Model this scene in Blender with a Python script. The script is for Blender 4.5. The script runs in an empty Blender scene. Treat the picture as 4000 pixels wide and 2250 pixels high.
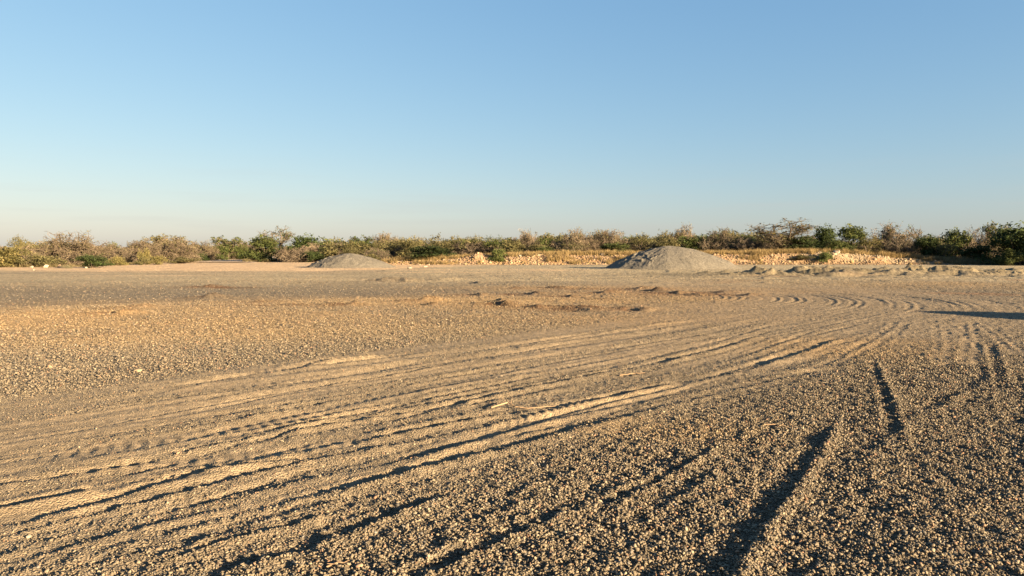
import bpy, math, random
import numpy as np
from mathutils import Vector, Quaternion
R = math.radians
random.seed(4)
RNG = np.random.default_rng(11)
scene = bpy.context.scene
COL = scene.collection

# ------------------------------------------------------------------ camera, sky, sun, exposure
F_PX, CX, CY, HORIZON, CAM_H = 2773.0, 2000.0, 1125.0, 985.0, 1.65
PITCH = math.atan((CY - HORIZON) / F_PX)
cd = bpy.data.cameras.new('camera')
cd.sensor_width = 36.0
cd.lens = 36.0 * F_PX / 4000.0
cd.clip_start, cd.clip_end = 0.05, 20000
cam = bpy.data.objects.new('camera', cd)
COL.objects.link(cam)
cam.location = (0, 0, CAM_H)
cam.rotation_euler = (math.pi / 2 - PITCH, 0, 0)
scene.camera = cam

SUN_AZ, SUN_EL = R(127), R(11.0)        # azimuth clockwise from +Y (the view direction)
sun_dir = Vector((math.sin(SUN_AZ) * math.cos(SUN_EL), math.cos(SUN_AZ) * math.cos(SUN_EL), math.sin(SUN_EL)))
world = bpy.data.worlds.new('World')
scene.world = world
world.use_nodes = True
wn = world.node_tree
bg = wn.nodes['Background']
sky = wn.nodes.new('ShaderNodeTexSky')
sky.sky_type = 'NISHITA'
sky.sun_disc = False
sky.sun_elevation = SUN_EL
sky.sun_rotation = SUN_AZ
sky.altitude = 0
sky.air_density = 1.2
sky.dust_density = 0.6
sky.ozone_density = 2.0
sep, com = wn.nodes.new('ShaderNodeSeparateColor'), wn.nodes.new('ShaderNodeCombineColor')
wn.links.new(sky.outputs[0], sep.inputs[0])
for ch, (pw, gain) in enumerate(((.84, .612), (.651, .893), (.458, 1.406))):   # the camera's colour response, the same over the whole sky
    p_ = wn.nodes.new('ShaderNodeMath'); p_.operation = 'POWER'; p_.inputs[1].default_value = pw
    m_ = wn.nodes.new('ShaderNodeMath'); m_.operation = 'MULTIPLY'; m_.inputs[1].default_value = gain
    wn.links.new(sep.outputs[ch], p_.inputs[0]); wn.links.new(p_.outputs[0], m_.inputs[0]); wn.links.new(m_.outputs[0], com.inputs[ch])
# thin wisps low in the sky
wtc = wn.nodes.new('ShaderNodeTexCoord')
wmp = wn.nodes.new('ShaderNodeMapping'); wmp.inputs['Scale'].default_value = (1.6, 1.6, 26)
wnz = wn.nodes.new('ShaderNodeTexNoise'); wnz.inputs['Scale'].default_value = 2.6; wnz.inputs['Detail'].default_value = 5
wn.links.new(wtc.outputs['Generated'], wmp.inputs[0]); wn.links.new(wmp.outputs[0], wnz.inputs['Vector'])
wr = wn.nodes.new('ShaderNodeMapRange'); wr.inputs[1].default_value, wr.inputs[2].default_value, wr.inputs[4].default_value = .50, .72, .22
wn.links.new(wnz.outputs['Fac'], wr.inputs[0])
wsp = wn.nodes.new('ShaderNodeSeparateXYZ'); wn.links.new(wtc.outputs['Generated'], wsp.inputs[0])
wz = wn.nodes.new('ShaderNodeMapRange'); wz.inputs[1].default_value, wz.inputs[2].default_value, wz.inputs[3].default_value, wz.inputs[4].default_value = .05, .13, 1, 0
wn.links.new(wsp.outputs['Z'], wz.inputs[0])
wmm = wn.nodes.new('ShaderNodeMath'); wmm.operation = 'MULTIPLY'
wn.links.new(wr.outputs[0], wmm.inputs[0]); wn.links.new(wz.outputs[0], wmm.inputs[1])
wmx = wn.nodes.new('ShaderNodeMix'); wmx.data_type = 'RGBA'
wmx.inputs['B'].default_value = (2.0, 1.95, 1.85, 1)
wn.links.new(wmm.outputs[0], wmx.inputs['Factor']); wn.links.new(com.outputs[0], wmx.inputs['A'])
wn.links.new(wmx.outputs['Result'], bg.inputs[0])
bg.inputs[1].default_value = 0.0468
sl = bpy.data.lights.new('sun', 'SUN')
sl.energy = 5.0
sl.angle = R(0.55)
sl.color = (1.0, 0.755, 0.46)
so = bpy.data.objects.new('sun', sl)
COL.objects.link(so)
so.rotation_euler = (-sun_dir).to_track_quat('-Z', 'Y').to_euler()
so.location = (30, -15, 30)
scene.view_settings.view_transform = 'Standard'
scene.view_settings.look = 'None'
scene.view_settings.exposure = 2.68
scene.view_settings.gamma = 1
scene.view_settings.use_curve_mapping = False
scene.render.engine = 'CYCLES'
scene.cycles.max_bounces = 5
scene.cycles.diffuse_bounces = 3
scene.cycles.transparent_max_bounces = 8


# ------------------------------------------------------------------ small helpers
def tag(o, label=None, cat=None, group=None, kind=None):
    if label: o['label'] = label
    if cat: o['category'] = cat
    if group: o['group'] = group
    if kind: o['kind'] = kind
    return o


def ray(px, py):
    xc, yc = (px - CX) / F_PX, (CY - py) / F_PX
    c, s = math.cos(PITCH), math.sin(PITCH)
    return np.array((xc, c + yc * s, -s + yc * c))


def G(px, py):
    """the place on the flat ground that the photograph shows at this pixel (4000 wide)"""
    r = ray(px, py)
    t = CAM_H / -r[2]
    return r[0] * t, r[1] * t


def GO(x, y):
    return G(x * 1.5528, y * 1.5528)


def hsh(ix, iy, seed):
    h = (ix.astype(np.int64) * 374761393 + iy.astype(np.int64) * 668265263 + seed * 974634811) & 0x7fffffff
    h = ((h ^ (h >> 13)) * 1274126177) & 0x7fffffff
    h = h ^ (h >> 16)
    return (h & 0xffff) / 32767.5 - 1.0


def noise(x, y, seed=0):
    ca, sa = math.cos(seed * 1.7 + .6), math.sin(seed * 1.7 + .6)
    x, y = x * ca - y * sa, x * sa + y * ca
    fx, fy = np.floor(x), np.floor(y)
    ix, iy = fx.astype(np.int64), fy.astype(np.int64)
    u, v = x - fx, y - fy
    u = u * u * (3 - 2 * u)
    v = v * v * (3 - 2 * v)
    a, b = hsh(ix, iy, seed), hsh(ix + 1, iy, seed)
    c, d = hsh(ix, iy + 1, seed), hsh(ix + 1, iy + 1, seed)
    return (a * (1 - u) + b * u) * (1 - v) + (c * (1 - u) + d * u) * v


def fbm(x, y, seed=0, octv=4, gain=0.5):
    t, a, n = 0, 1.0, 0
    for k in range(octv):
        t = t + a * noise(x * 2 ** k + 17.3 * k, y * 2 ** k - 9.1 * k, seed + k)
        n += a
        a *= gain
    return t / n


def sstep(x, a, b):
    t = np.clip((x - a) / (b - a), 0, 1)
    return t * t * (3 - 2 * t)


def mesh_np(name, verts, faces_flat, nper, smooth=False):
    """mesh from numpy arrays, all faces with nper corners"""
    me = bpy.data.meshes.new(name)
    verts = np.asarray(verts, np.float32)
    ff = np.asarray(faces_flat, np.int32).ravel()
    nf = len(ff) // nper
    me.vertices.add(len(verts))
    me.vertices.foreach_set('co', verts.ravel())
    me.loops.add(len(ff))
    me.loops.foreach_set('vertex_index', ff)
    me.polygons.add(nf)
    me.polygons.foreach_set('loop_start', np.arange(0, len(ff), nper, dtype=np.int32))
    if smooth:
        me.polygons.foreach_set('use_smooth', np.ones(nf, bool))
    me.update(calc_edges=True)
    return me


def vattr(me, name, vals, typ='FLOAT', dom='POINT'):
    a = me.attributes.new(name, typ, dom)
    vals = np.asarray(vals, np.float32)
    if typ == 'FLOAT': a.data.foreach_set('value', vals.ravel())
    elif typ == 'FLOAT_VECTOR': a.data.foreach_set('vector', vals.ravel())
    elif typ == 'FLOAT_COLOR': a.data.foreach_set('color', np.concatenate([vals, np.ones((len(vals), 1), np.float32)], 1).ravel())
    elif typ == 'INT': a.data.foreach_set('value', vals.astype(np.int32).ravel())


def link(name, me, mat=None, parent=None):
    o = bpy.data.objects.new(name, me)
    COL.objects.link(o)
    if mat and not me.materials: me.materials.append(mat)
    if parent: o.parent = parent
    return o


def empty(name, loc):
    o = bpy.data.objects.new(name, None)
    o.empty_display_size = 0.3
    COL.objects.link(o)
    o.location = loc
    return o


# ------------------------------------------------------------------ materials
def new_mat(name, rough=0.9):
    m = bpy.data.materials.new(name)
    m.use_nodes = True
    nt = m.node_tree
    b = nt.nodes['Principled BSDF']
    b.inputs['Roughness'].default_value = rough
    b.inputs['Specular IOR Level'].default_value = 0.15
    return m, nt, b


def N(nt, t, **kw):
    n = nt.nodes.new(t)
    for k, v in kw.items(): setattr(n, k, v)
    return n


def mat_attr_color(name, attr, atype='GEOMETRY', rough=0.92, nscale=30.0, namt=0.35, bump=0.0, bscale=60.0, bdist=0.01, mottle=None):
    m, nt, b = new_mat(name, rough)
    at = N(nt, 'ShaderNodeAttribute', attribute_name=attr, attribute_type=atype)
    tc = N(nt, 'ShaderNodeTexCoord')
    nz = N(nt, 'ShaderNodeTexNoise')
    nz.inputs['Scale'].default_value = nscale
    nz.inputs['Detail'].default_value = 5
    nt.links.new(tc.outputs['Object'], nz.inputs['Vector'])
    mr = N(nt, 'ShaderNodeMapRange')
    mr.inputs[1].default_value, mr.inputs[2].default_value = 0.3, 0.7
    mr.inputs[3].default_value, mr.inputs[4].default_value = 1 - namt, 1 + namt
    nt.links.new(nz.outputs['Fac'], mr.inputs[0])
    mx = N(nt, 'ShaderNodeVectorMath', operation='MULTIPLY')
    nt.links.new(at.outputs['Color'], mx.inputs[0])
    nt.links.new(mr.outputs[0], mx.inputs[1])
    out = mx.outputs[0]
    nt.links.new(out, b.inputs['Base Color'])
    if bump:
        vo = N(nt, 'ShaderNodeTexVoronoi')
        vo.inputs['Scale'].default_value = bscale
        nt.links.new(tc.outputs['Object'], vo.inputs['Vector'])
        n2 = N(nt, 'ShaderNodeTexNoise')
        n2.inputs['Scale'].default_value = bscale * 0.37
        n2.inputs['Detail'].default_value = 6
        n2.inputs['Roughness'].default_value = 0.7
        nt.links.new(tc.outputs['Object'], n2.inputs['Vector'])
        sm = N(nt, 'ShaderNodeMath', operation='SUBTRACT')
        nt.links.new(n2.outputs['Fac'], sm.inputs[0])
        nt.links.new(vo.outputs['Distance'], sm.inputs[1])
        bp = N(nt, 'ShaderNodeBump')
        bp.inputs['Strength'].default_value = bump
        bp.inputs['Distance'].default_value = bdist
        nt.links.new(sm.outputs[0], bp.inputs['Height'])
        nt.links.new(bp.outputs[0], b.inputs['Normal'])
    return m


M_ground = mat_attr_color('gravel_ground', 'soil', nscale=9.0, namt=0.25, bump=0.8, bscale=70.0, bdist=0.02)
M_stone = mat_attr_color('gravel_stone', 'col', 'INSTANCER', nscale=2.0, namt=0.2)
M_mound = mat_attr_color('crushed_gravel', 'soil', nscale=7.0, namt=0.22, bump=1.0, bscale=26.0, bdist=0.05)
M_bank = mat_attr_color('bank_soil', 'soil', nscale=2.0, namt=0.3, bump=1.0, bscale=9.0, bdist=0.12)
M_fill = mat_attr_color('rubble_fill', 'col', 'GEOMETRY', nscale=5.0, namt=0.2)


def mat_random(name, stops, rough=0.9, transl=0.0, nscale=6.0, attr=None, objvar=0.2):
    """colour by per-leaf attribute (its own colour) plus a per-plant shift"""
    m, nt, b = new_mat(name, rough)
    oi = N(nt, 'ShaderNodeObjectInfo')
    cr = N(nt, 'ShaderNodeValToRGB')
    cr.color_ramp.interpolation = 'LINEAR'
    els = cr.color_ramp.elements
    els[0].position, els[0].color = stops[0][0], (*stops[0][1], 1)
    els[1].position, els[1].color = stops[-1][0], (*stops[-1][1], 1)
    for p, c in stops[1:-1]:
        e = els.new(p)
        e.color = (*c, 1)
    if attr:
        at = N(nt, 'ShaderNodeAttribute', attribute_name=attr, attribute_type='GEOMETRY')
        nt.links.new(at.outputs['Fac'], cr.inputs[0])
    else:
        tc = N(nt, 'ShaderNodeTexCoord')
        nz = N(nt, 'ShaderNodeTexNoise')
        nz.inputs['Scale'].default_value = nscale
        nz.inputs['Detail'].default_value = 4
        nt.links.new(tc.outputs['Object'], nz.inputs['Vector'])
        nt.links.new(nz.outputs['Fac'], cr.inputs[0])
    mr = N(nt, 'ShaderNodeMapRange')
    mr.inputs[3].default_value, mr.inputs[4].default_value = 1 - objvar, 1 + objvar
    nt.links.new(oi.outputs['Random'], mr.inputs[0])
    mx = N(nt, 'ShaderNodeVectorMath', operation='MULTIPLY')
    nt.links.new(cr.outputs[0], mx.inputs[0])
    nt.links.new(mr.outputs[0], mx.inputs[1])
    nt.links.new(mx.outputs[0], b.inputs['Base Color'])
    if transl:
        tr = N(nt, 'ShaderNodeBsdfTranslucent')
        nt.links.new(mx.outputs[0], tr.inputs['Color'])
        ms = N(nt, 'ShaderNodeMixShader')
        ms.inputs[0].default_value = transl
        nt.links.new(b.outputs[0], ms.inputs[1])
        nt.links.new(tr.outputs[0], ms.inputs[2])
        nt.links.new(ms.outputs[0], nt.nodes['Material Output'].inputs['Surface'])
    return m


M_leaf = {
    'green': mat_random('green_leaves', [(0, (0.035, 0.050, 0.017)), (.5, (0.067, 0.082, 0.025)), (.85, (0.110, 0.114, 0.038)), (1, (0.179, 0.158, 0.067))], transl=.25, attr='lv'),
    'dark': mat_random('dark_green_leaves', [(0, (0.020, 0.031, 0.011)), (.6, (0.039, 0.054, 0.017)), (1, (0.073, 0.085, 0.028))], transl=.2, attr='lv'),
    'olive': mat_random('olive_leaves', [(0, (0.071, 0.069, 0.029)), (.5, (0.116, 0.106, 0.047)), (1, (0.200, 0.164, 0.081))], transl=.25, attr='lv'),
    'yellow': mat_random('yellow_green_leaves', [(0, (0.071, 0.070, 0.025)), (.5, (0.128, 0.112, 0.043)), (1, (0.218, 0.170, 0.074))], transl=.25, attr='lv'),
    'grey': mat_random('grey_green_leaves', [(0, (0.140, 0.140, 0.087)), (1, (0.334, 0.295, 0.187))], transl=.2, attr='lv'),
}
M_twig = {
    'brown': mat_random('dry_brown_twigs', [(0, (0.063, 0.048, 0.032)), (.5, (0.121, 0.093, 0.064)), (1, (0.215, 0.171, 0.120))], attr='lv'),
    'grey': mat_random('dry_grey_twigs', [(0, (0.054, 0.042, 0.032)), (.5, (0.104, 0.082, 0.059)), (1, (0.184, 0.147, 0.106))], attr='lv'),
}
M_bark = mat_random('bark', [(.3, (0.052, 0.038, 0.027)), (.7, (0.126, 0.100, 0.074))])
M_deadwood = mat_random('bleached_wood', [(.3, (.16, .105, .062)), (.7, (.25, .18, .115))])
M_straw = mat_random('dry_straw', [(0, (0.127, 0.092, 0.040)), (.5, (0.213, 0.153, 0.070)), (1, (0.293, 0.218, 0.113))], transl=.3, attr='lv')
M_scrubgrass = mat_random('yellow_green_grass', [(0, (0.075, 0.064, 0.030)), (.5, (0.136, 0.109, 0.057)), (1, (0.207, 0.167, 0.094))], transl=.3, attr='lv')
M_rock_pale = mat_random('pale_limestone', [(.3, (0.206, 0.175, 0.129)), (.7, (0.303, 0.261, 0.198))], nscale=3)
M_rock_pink = mat_random('pinkish_stone', [(.3, (0.184, 0.119, 0.078)), (.7, (0.252, 0.175, 0.119))], nscale=3)
M_rock_tan = mat_random('tan_stone', [(.3, (0.175, 0.129, 0.083)), (.7, (0.238, 0.184, 0.119))], nscale=8)
M_rock_orange = mat_random('orange_rubble', [(.3, (0.122, 0.084, 0.037)), (.7, (0.187, 0.143, 0.070))], nscale=2.5, objvar=.28)
M_rock_cream = mat_random('cream_rubble', [(.3, (0.123, 0.097, 0.054)), (.7, (0.166, 0.139, 0.083))], nscale=2.5, objvar=.2)
M_rock_red = mat_random('reddish_rubble', [(.3, (0.121, 0.073, 0.040)), (.7, (0.188, 0.127, 0.073))], nscale=2.5, objvar=.2)
M_rock_dark = mat_random('dark_stone', [(.3, (0.052, 0.044, 0.037)), (.7, (0.096, 0.081, 0.067))], nscale=2.5)


# ------------------------------------------------------------------ terrain
BANK_PX = [1380, 1500, 1560, 1700, 1800, 1990, 2200, 2450, 2650, 2900, 3150, 3280, 3420, 3560, 3720, 3900, 4100]
BANK_H = [0.0, 0.10, 0.34, 0.42, 0.55, 0.95, 1.16, 1.14, 1.1, 1.2, 1.42, 1.40, 1.12, .78, .28, .06, 0.0]
BANK_Y = 94.0
BANK_X = [(p - CX) / F_PX * 96.0 for p in BANK_PX]


def bank_h(x):
    return np.interp(x, BANK_X, BANK_H)


def large(x, y):
    """the lie of the land: plateau behind the rubble bank, gentle unevenness"""
    n = 0.035 * fbm(x * 0.11, y * 0.11, 3, 3) * sstep(np.hypot(x, y), 2, 12)
    face = sstep(y + 0.7 * noise(x * 0.35, x * 0 + 2, 8), BANK_Y, BANK_Y + 2.8)
    return n + bank_h(x) * face * (1 - 0.25 * sstep(y, 100, 112)) + 0.5 * sstep(y, 150, 600)


class Rut:
    """a wheel track through points given on the ground; v is positive to the right of travel"""
    def __init__(s, pts, w=.3, d=.03, sr=.03, sl=.012, tread=.008, fade=.15, seed=0, press=1.0, rs=.55):
        s.rs = rs
        P = np.array(pts, float)
        if len(P) == 2: P = np.array([P[0], P.mean(0), P[1]])
        t = np.r_[0, np.cumsum(np.hypot(*np.diff(P, axis=0).T))]
        n = max(20, int(t[-1] / .15))
        q = np.linspace(0, t[-1], n)
        Q = np.stack([np.interp(q, t, P[:, 0]), np.interp(q, t, P[:, 1])], 1)
        for _ in range(max(4, n // 12)):
            Q[1:-1] = .25 * Q[:-2] + .5 * Q[1:-1] + .25 * Q[2:]
        c = Q[-1] - Q[0]
        s.L = float(np.hypot(*c))
        s.o, s.e = Q[0], c / s.L
        s.f = np.array((s.e[1], -s.e[0]))
        D = Q - s.o
        s.us, s.vs = D @ s.e, D @ s.f
        s.slope = np.gradient(s.vs, s.us)
        s.w, s.d, s.sr, s.sl, s.tread, s.fade, s.seed, s.press = w, d, sr, sl, tread, fade, seed, press
        s.vmin, s.vmax = s.vs.min() - 2.6 * w, s.vs.max() + 2.9 * w

    def uv(s, x, y):
        dx, dy = x - s.o[0], y - s.o[1]
        u = dx * s.e[0] + dy * s.e[1]
        v = dx * s.f[0] + dy * s.f[1]
        idx = np.nonzero((u > 0) & (u < s.L) & (v > s.vmin) & (v < s.vmax))[0]
        u, v = u[idx], v[idx]
        vv = (v - np.interp(u, s.us, s.vs)) / np.sqrt(1 + np.interp(u, s.us, s.slope) ** 2)
        k = np.abs(vv) < 2.9 * s.w
        return idx[k], u[k], vv[k]

    def add(s, x, y, h, comp):
        idx, u, v = s.uv(x, y)
        if not len(idx): return
        v = v + .012 * noise(u * 1.6, u * 0, s.seed + 5) * min(1, s.w / .25) + .006 * noise(u * 11, u * 0, s.seed + 6)
        env = sstep(u, 0, s.fade * s.L) * sstep(s.L - u, 0, s.fade * s.L)
        env = env * np.clip(.88 + .5 * noise(u * .38, u * 0 + 3, s.seed), 0.15, 1.4)
        w = s.w
        fl = np.exp(-np.abs(v / (w * .5)) ** 4)
        tt_ = v - w * .86
        rr = np.exp(-(tt_ / np.where(tt_ < 0, w * .28, w * s.rs)) ** 2)
        ll = np.exp(-((v + w * .86) / (w * .30)) ** 2)
        lug = s.tread * fl * np.sin(u * 2 * math.pi / .13 + 4 * np.abs(v) / w)
        np.add.at(h, idx, env * (-s.d * fl + s.sr * rr * (1 + .4 * noise(u * 5, v * 8, s.seed + 9)) + s.sl * ll + lug))
        np.maximum.at(comp, idx, s.press * np.clip(env, 0, 1) * fl)


class Arc(Rut):
    """a wheel track turning round a centre"""
    def __init__(s, c, r, a0, a1, w=.3, d=.03, sr=.03, sl=.02, tread=.01, fade=.2, seed=0, squash=1.0, press=.6):
        s.press, s.rs = press, .55
        s.c, s.r, s.a0, s.L = c, r, R(a0), R(a1 - a0) * r
        s.w, s.d, s.sr, s.sl, s.tread, s.fade, s.seed, s.sq = w, d, sr, sl, tread, fade, seed, squash

    def uv(s, x, y):
        dx, dy = x - s.c[0], (y - s.c[1]) * s.sq
        rr = np.hypot(dx, dy)
        idx = np.nonzero(np.abs(rr - s.r) < 2.9 * s.w)[0]
        a = np.arctan2(dy[idx], dx[idx]) - s.a0
        u = np.mod(a + 1.0, 2 * math.pi) * s.r - s.r
        k = (u > 0) & (u < s.L)
        return idx[k], u[k], (rr[idx] - s.r)[k]


def O(*pp):
    return [GO(*p) for p in pp]


RUTS = []


def rut(pp, **kw):
    RUTS.append(Rut(O(*pp), seed=len(RUTS) * 31 + 7, **kw))


# deep ruts seen in the near gravel (overview pixels of the photograph)
LO = dict(press=.1)
rut([(1640, 1640), (1720, 1540), (1800, 1440), (1870, 1340), (1960, 1230), (2035, 1130), (2080, 1050)], w=.15, d=.012, sr=.052, sl=.004, rs=.42, tread=0, fade=.22, **LO)
rut([(2190, 905), (2222, 985), (2245, 1060), (2262, 1140)][::-1], w=.10, d=.010, sr=.026, sl=.010, rs=.5, tread=.004, **LO)
rut([(2165, 1135), (2235, 1080), (2290, 1030)], w=.14, d=.016, sr=.020, sl=.0, tread=0, **LO)
rut([(2530, 1075), (2528, 1000), (2510, 930), (2490, 860)], w=.12, d=.008, sr=.012, sl=.01, **LO)
rut([(2560, 1090), (2565, 1000), (2550, 930)], w=.13, d=.012, sr=.016, sl=.01, **LO)
rut([(2310, 1040), (2420, 975), (2500, 930)], w=.14, d=.008, sr=.009, sl=.0, **LO)
rut([(640, 1105), (740, 1080), (930, 1050), (1100, 1022), (1235, 995), (1330, 975)], w=0.123, d=0.0216, sr=0.0274, sl=.008, tread=.004)
rut([(1200, 1000), (1250, 985), (1350, 968), (1450, 948), (1560, 925)], w=0.131, d=0.0230, sr=0.0258, sl=.008, tread=0)
rut([(760, 1130), (900, 1105), (1050, 1078), (1200, 1050), (1350, 1028), (1490, 1002), (1600, 980), (1760, 945)], w=0.131, d=0.0230, sr=0.0274, sl=.008, tread=.004)
rut([(1180, 1095), (1260, 1072), (1380, 1045), (1500, 1017), (1620, 990), (1740, 962)], w=0.10, d=0.014, sr=0.012, sl=.008, tread=.006)
rut([(1210, 1080), (1380, 1036), (1520, 1003), (1660, 970)], w=0.074, d=0.0086, sr=0.0106, sl=.008, tread=.012)
rut([(-60, 1225), (60, 1207), (200, 1186), (330, 1163), (430, 1148)], w=0.131, d=0.0230, sr=0.0258, sl=.008, tread=.003)
rut([(-60, 1292), (60, 1265), (160, 1246), (260, 1226)], w=0.131, d=0.0230, sr=0.0258, sl=.015, tread=.003, press=.4)
rut([(340, 1222), (440, 1200), (560, 1178), (700, 1160), (800, 1148)], w=0.107, d=0.0187, sr=0.0213, sl=.012, tread=.012)
rut([(360, 1210), (480, 1185), (600, 1166)], w=0.066, d=0.0101, sr=0.0106, sl=.008, tread=.012)
rut([(460, 1455), (640, 1410), (800, 1360), (950, 1308), (1060, 1262), (1150, 1235)], w=0.111, d=0.0173, sr=0.0228, sl=.008, tread=0, **LO)
rut([(1000, 1460), (1130, 1405), (1260, 1350), (1400, 1290), (1500, 1250)], w=0.111, d=0.0130, sr=0.0171, sl=.006, tread=0, **LO)
rut([(0, 1420), (150, 1372), (330, 1325), (480, 1295), (620, 1262)], w=0.131, d=0.0130, sr=0.0167, sl=.008, tread=0, press=.4)
rut([(420, 1372), (600, 1318), (700, 1290), (850, 1250)], w=0.115, d=0.0144, sr=0.0182, sl=.006, tread=0, press=.4)
rut([(1480, 1290), (1600, 1235), (1700, 1185), (1760, 1150), (1800, 1120)], w=0.082, d=0.0115, sr=0.0167, sl=.010, tread=0, **LO)
rut([(1420, 1420), (1560, 1330), (1700, 1245), (1800, 1170)], w=0.098, d=0.0086, sr=0.0122, sl=.006, tread=0, **LO)
rut([(1500, 1130), (1600, 1090), (1700, 1062)], w=0.098, d=0.0101, sr=0.0122, sl=.008, press=.5)
rut([(730, 922), (830, 905), (940, 893)], w=.17, d=.032, sr=.036, sl=.012)
rut([(560, 945), (700, 925), (850, 912), (1000, 895), (1100, 880)], w=.15, d=.018, sr=.020, sl=.010)
rut([(380, 975), (560, 948), (740, 925), (900, 906), (1080, 880)], w=.15, d=.016, sr=.018, sl=.010)
rut([(0, 1018), (250, 985), (500, 958), (760, 930), (1000, 902), (1300, 866), (1600, 830), (1800, 802)], w=.42, d=.013, sr=.014, sl=.012, tread=.006)
rut([(0, 1045), (250, 1010), (500, 982), (760, 950), (1000, 922), (1300, 884), (1600, 845), (1850, 808)], w=.42, d=.013, sr=.014, sl=.012, tread=.006)
rut([(0, 1160), (300, 1118), (600, 1075), (900, 1030)], w=.40, d=.010, sr=.012, sl=.010, tread=.006)
rut([(100, 1200), (330, 1172), (560, 1150), (760, 1128), (1000, 1090)], w=.36, d=.009, sr=.010, sl=.010, tread=.006)
rut([(800, 1010), (1100, 960), (1400, 905), (1700, 850), (1950, 800)], w=.40, d=.012, sr=.012, sl=.012, tread=.004)
rut([(1640, 912), (1720, 892), (1800, 874), (1880, 852)], w=.17, d=.028, sr=.032, sl=.008)
rut([(1880, 920), (1960, 898), (2040, 872), (2110, 845)], w=.17, d=.028, sr=.032, sl=.008)
for o_ in (0, 14, 30):
    rut([(1730, 925 + o_), (1870, 890 + o_), (1990, 850 + o_), (2090, 815 + o_)], w=.11, d=.007, sr=.007, sl=.005, tread=.006)
    rut([(1400, 950 + o_), (1600, 905 + o_), (1800, 858 + o_), (1950, 815 + o_)], w=.11, d=.007, sr=.007, sl=.005, tread=.006)
    rut([(1850, 850 + o_), (2050, 810 + o_), (2200, 775 + o_)], w=.12, d=.007, sr=.007, sl=.005, tread=.006)
for o_ in (0, 24, 70, 96):
    rut([(2440 - o_, 925), (2455 - o_, 860), (2445 - o_, 800)], w=.11, d=.0025, sr=.003, sl=.0025, tread=.004)
    rut([(2590 - o_, 900), (2520 - o_, 840), (2450 - o_, 795)][::-1], w=.11, d=.0025, sr=.003, sl=.0025, tread=.004)
rut([(2260, 800), (2230, 830), (2100, 900), (2000, 950)][::-1], w=.13, d=.005, sr=.006, sl=.004, tread=.010)
rut([(2290, 800), (2260, 834), (2130, 905), (2030, 955)][::-1], w=.13, d=.005, sr=.006, sl=.004, tread=.010)
rut([(1940, 942), (2100, 925), (2300, 918), (2560, 905)], w=.2, d=.022, sr=-.012, sl=.008, tread=0, **LO)
# the turning loop round the churned patch: pairs of narrow grooves
for r_, a0, a1 in ((5.7, -70, 118), (6.3, -60, 105), (7.6, -58, 96), (8.2, -62, 100), (9.4, -55, 90), (10.0, -55, 82), (10.9, -45, 84),
                   (11.6, -50, 70), (12.6, -46, 62), (13.2, -46, 50), (14.4, -40, 40), (15.1, -42, 38)):
    for o_ in (-.13, .13):
        RUTS.append(Arc((2.3, 27.5), r_ + o_, a0 + random.uniform(-8, 8), a1 + random.uniform(-8, 8), w=.14, d=.007, sr=.008, sl=.008, tread=.007, seed=int(r_ * 100)))
# in-between shallow passes of the same traffic
for k in range(48):
    t = k / 47
    y0 = 1000 + 540 * t ** 1.25 + random.uniform(-8, 8)
    x0 = random.uniform(-150, 1000)
    ln = random.uniform(400, 1300)
    m = -(0.125 + 0.20 * t)
    pts = []
    for q in range(6):
        x = x0 + ln * q / 5
        y = y0 + m * (x) * (1 - .12 * x / 2000) + 6 * math.sin(q * 1.3 + k)
        if 790 < y < 1460: pts.append((x, y))
    if len(pts) >= 3:
        rut(pts, w=random.uniform(.07, .18), d=random.uniform(.006, .016), sr=random.uniform(.007, .018), sl=random.uniform(0, .010),
            tread=random.choice((0, 0, .003, .007)), fade=.3, press=random.uniform(.1, .7))

# hollows kicked out by spinning wheels: overview pixel, half length, half width, depth
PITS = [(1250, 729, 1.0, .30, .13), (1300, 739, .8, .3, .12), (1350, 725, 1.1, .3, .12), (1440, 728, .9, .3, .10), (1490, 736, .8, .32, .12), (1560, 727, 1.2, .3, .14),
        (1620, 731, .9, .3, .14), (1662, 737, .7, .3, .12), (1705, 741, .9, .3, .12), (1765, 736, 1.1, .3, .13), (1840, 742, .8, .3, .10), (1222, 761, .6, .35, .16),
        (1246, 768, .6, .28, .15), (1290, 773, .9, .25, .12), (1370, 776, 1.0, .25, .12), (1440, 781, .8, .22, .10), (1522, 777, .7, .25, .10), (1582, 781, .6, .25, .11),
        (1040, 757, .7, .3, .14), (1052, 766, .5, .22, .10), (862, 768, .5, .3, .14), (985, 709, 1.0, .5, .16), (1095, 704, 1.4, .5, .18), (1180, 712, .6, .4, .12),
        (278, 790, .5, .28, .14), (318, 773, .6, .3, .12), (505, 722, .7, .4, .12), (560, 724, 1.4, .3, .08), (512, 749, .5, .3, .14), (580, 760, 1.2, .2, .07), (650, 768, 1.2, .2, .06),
        (735, 711, .6, .4, .1), (880, 709, 2.2, .4, .10), (1180, 742, .5, .3, .10), (1480, 752, .7, .25, .09), (1400, 745, .7, .25, .08)]

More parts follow.
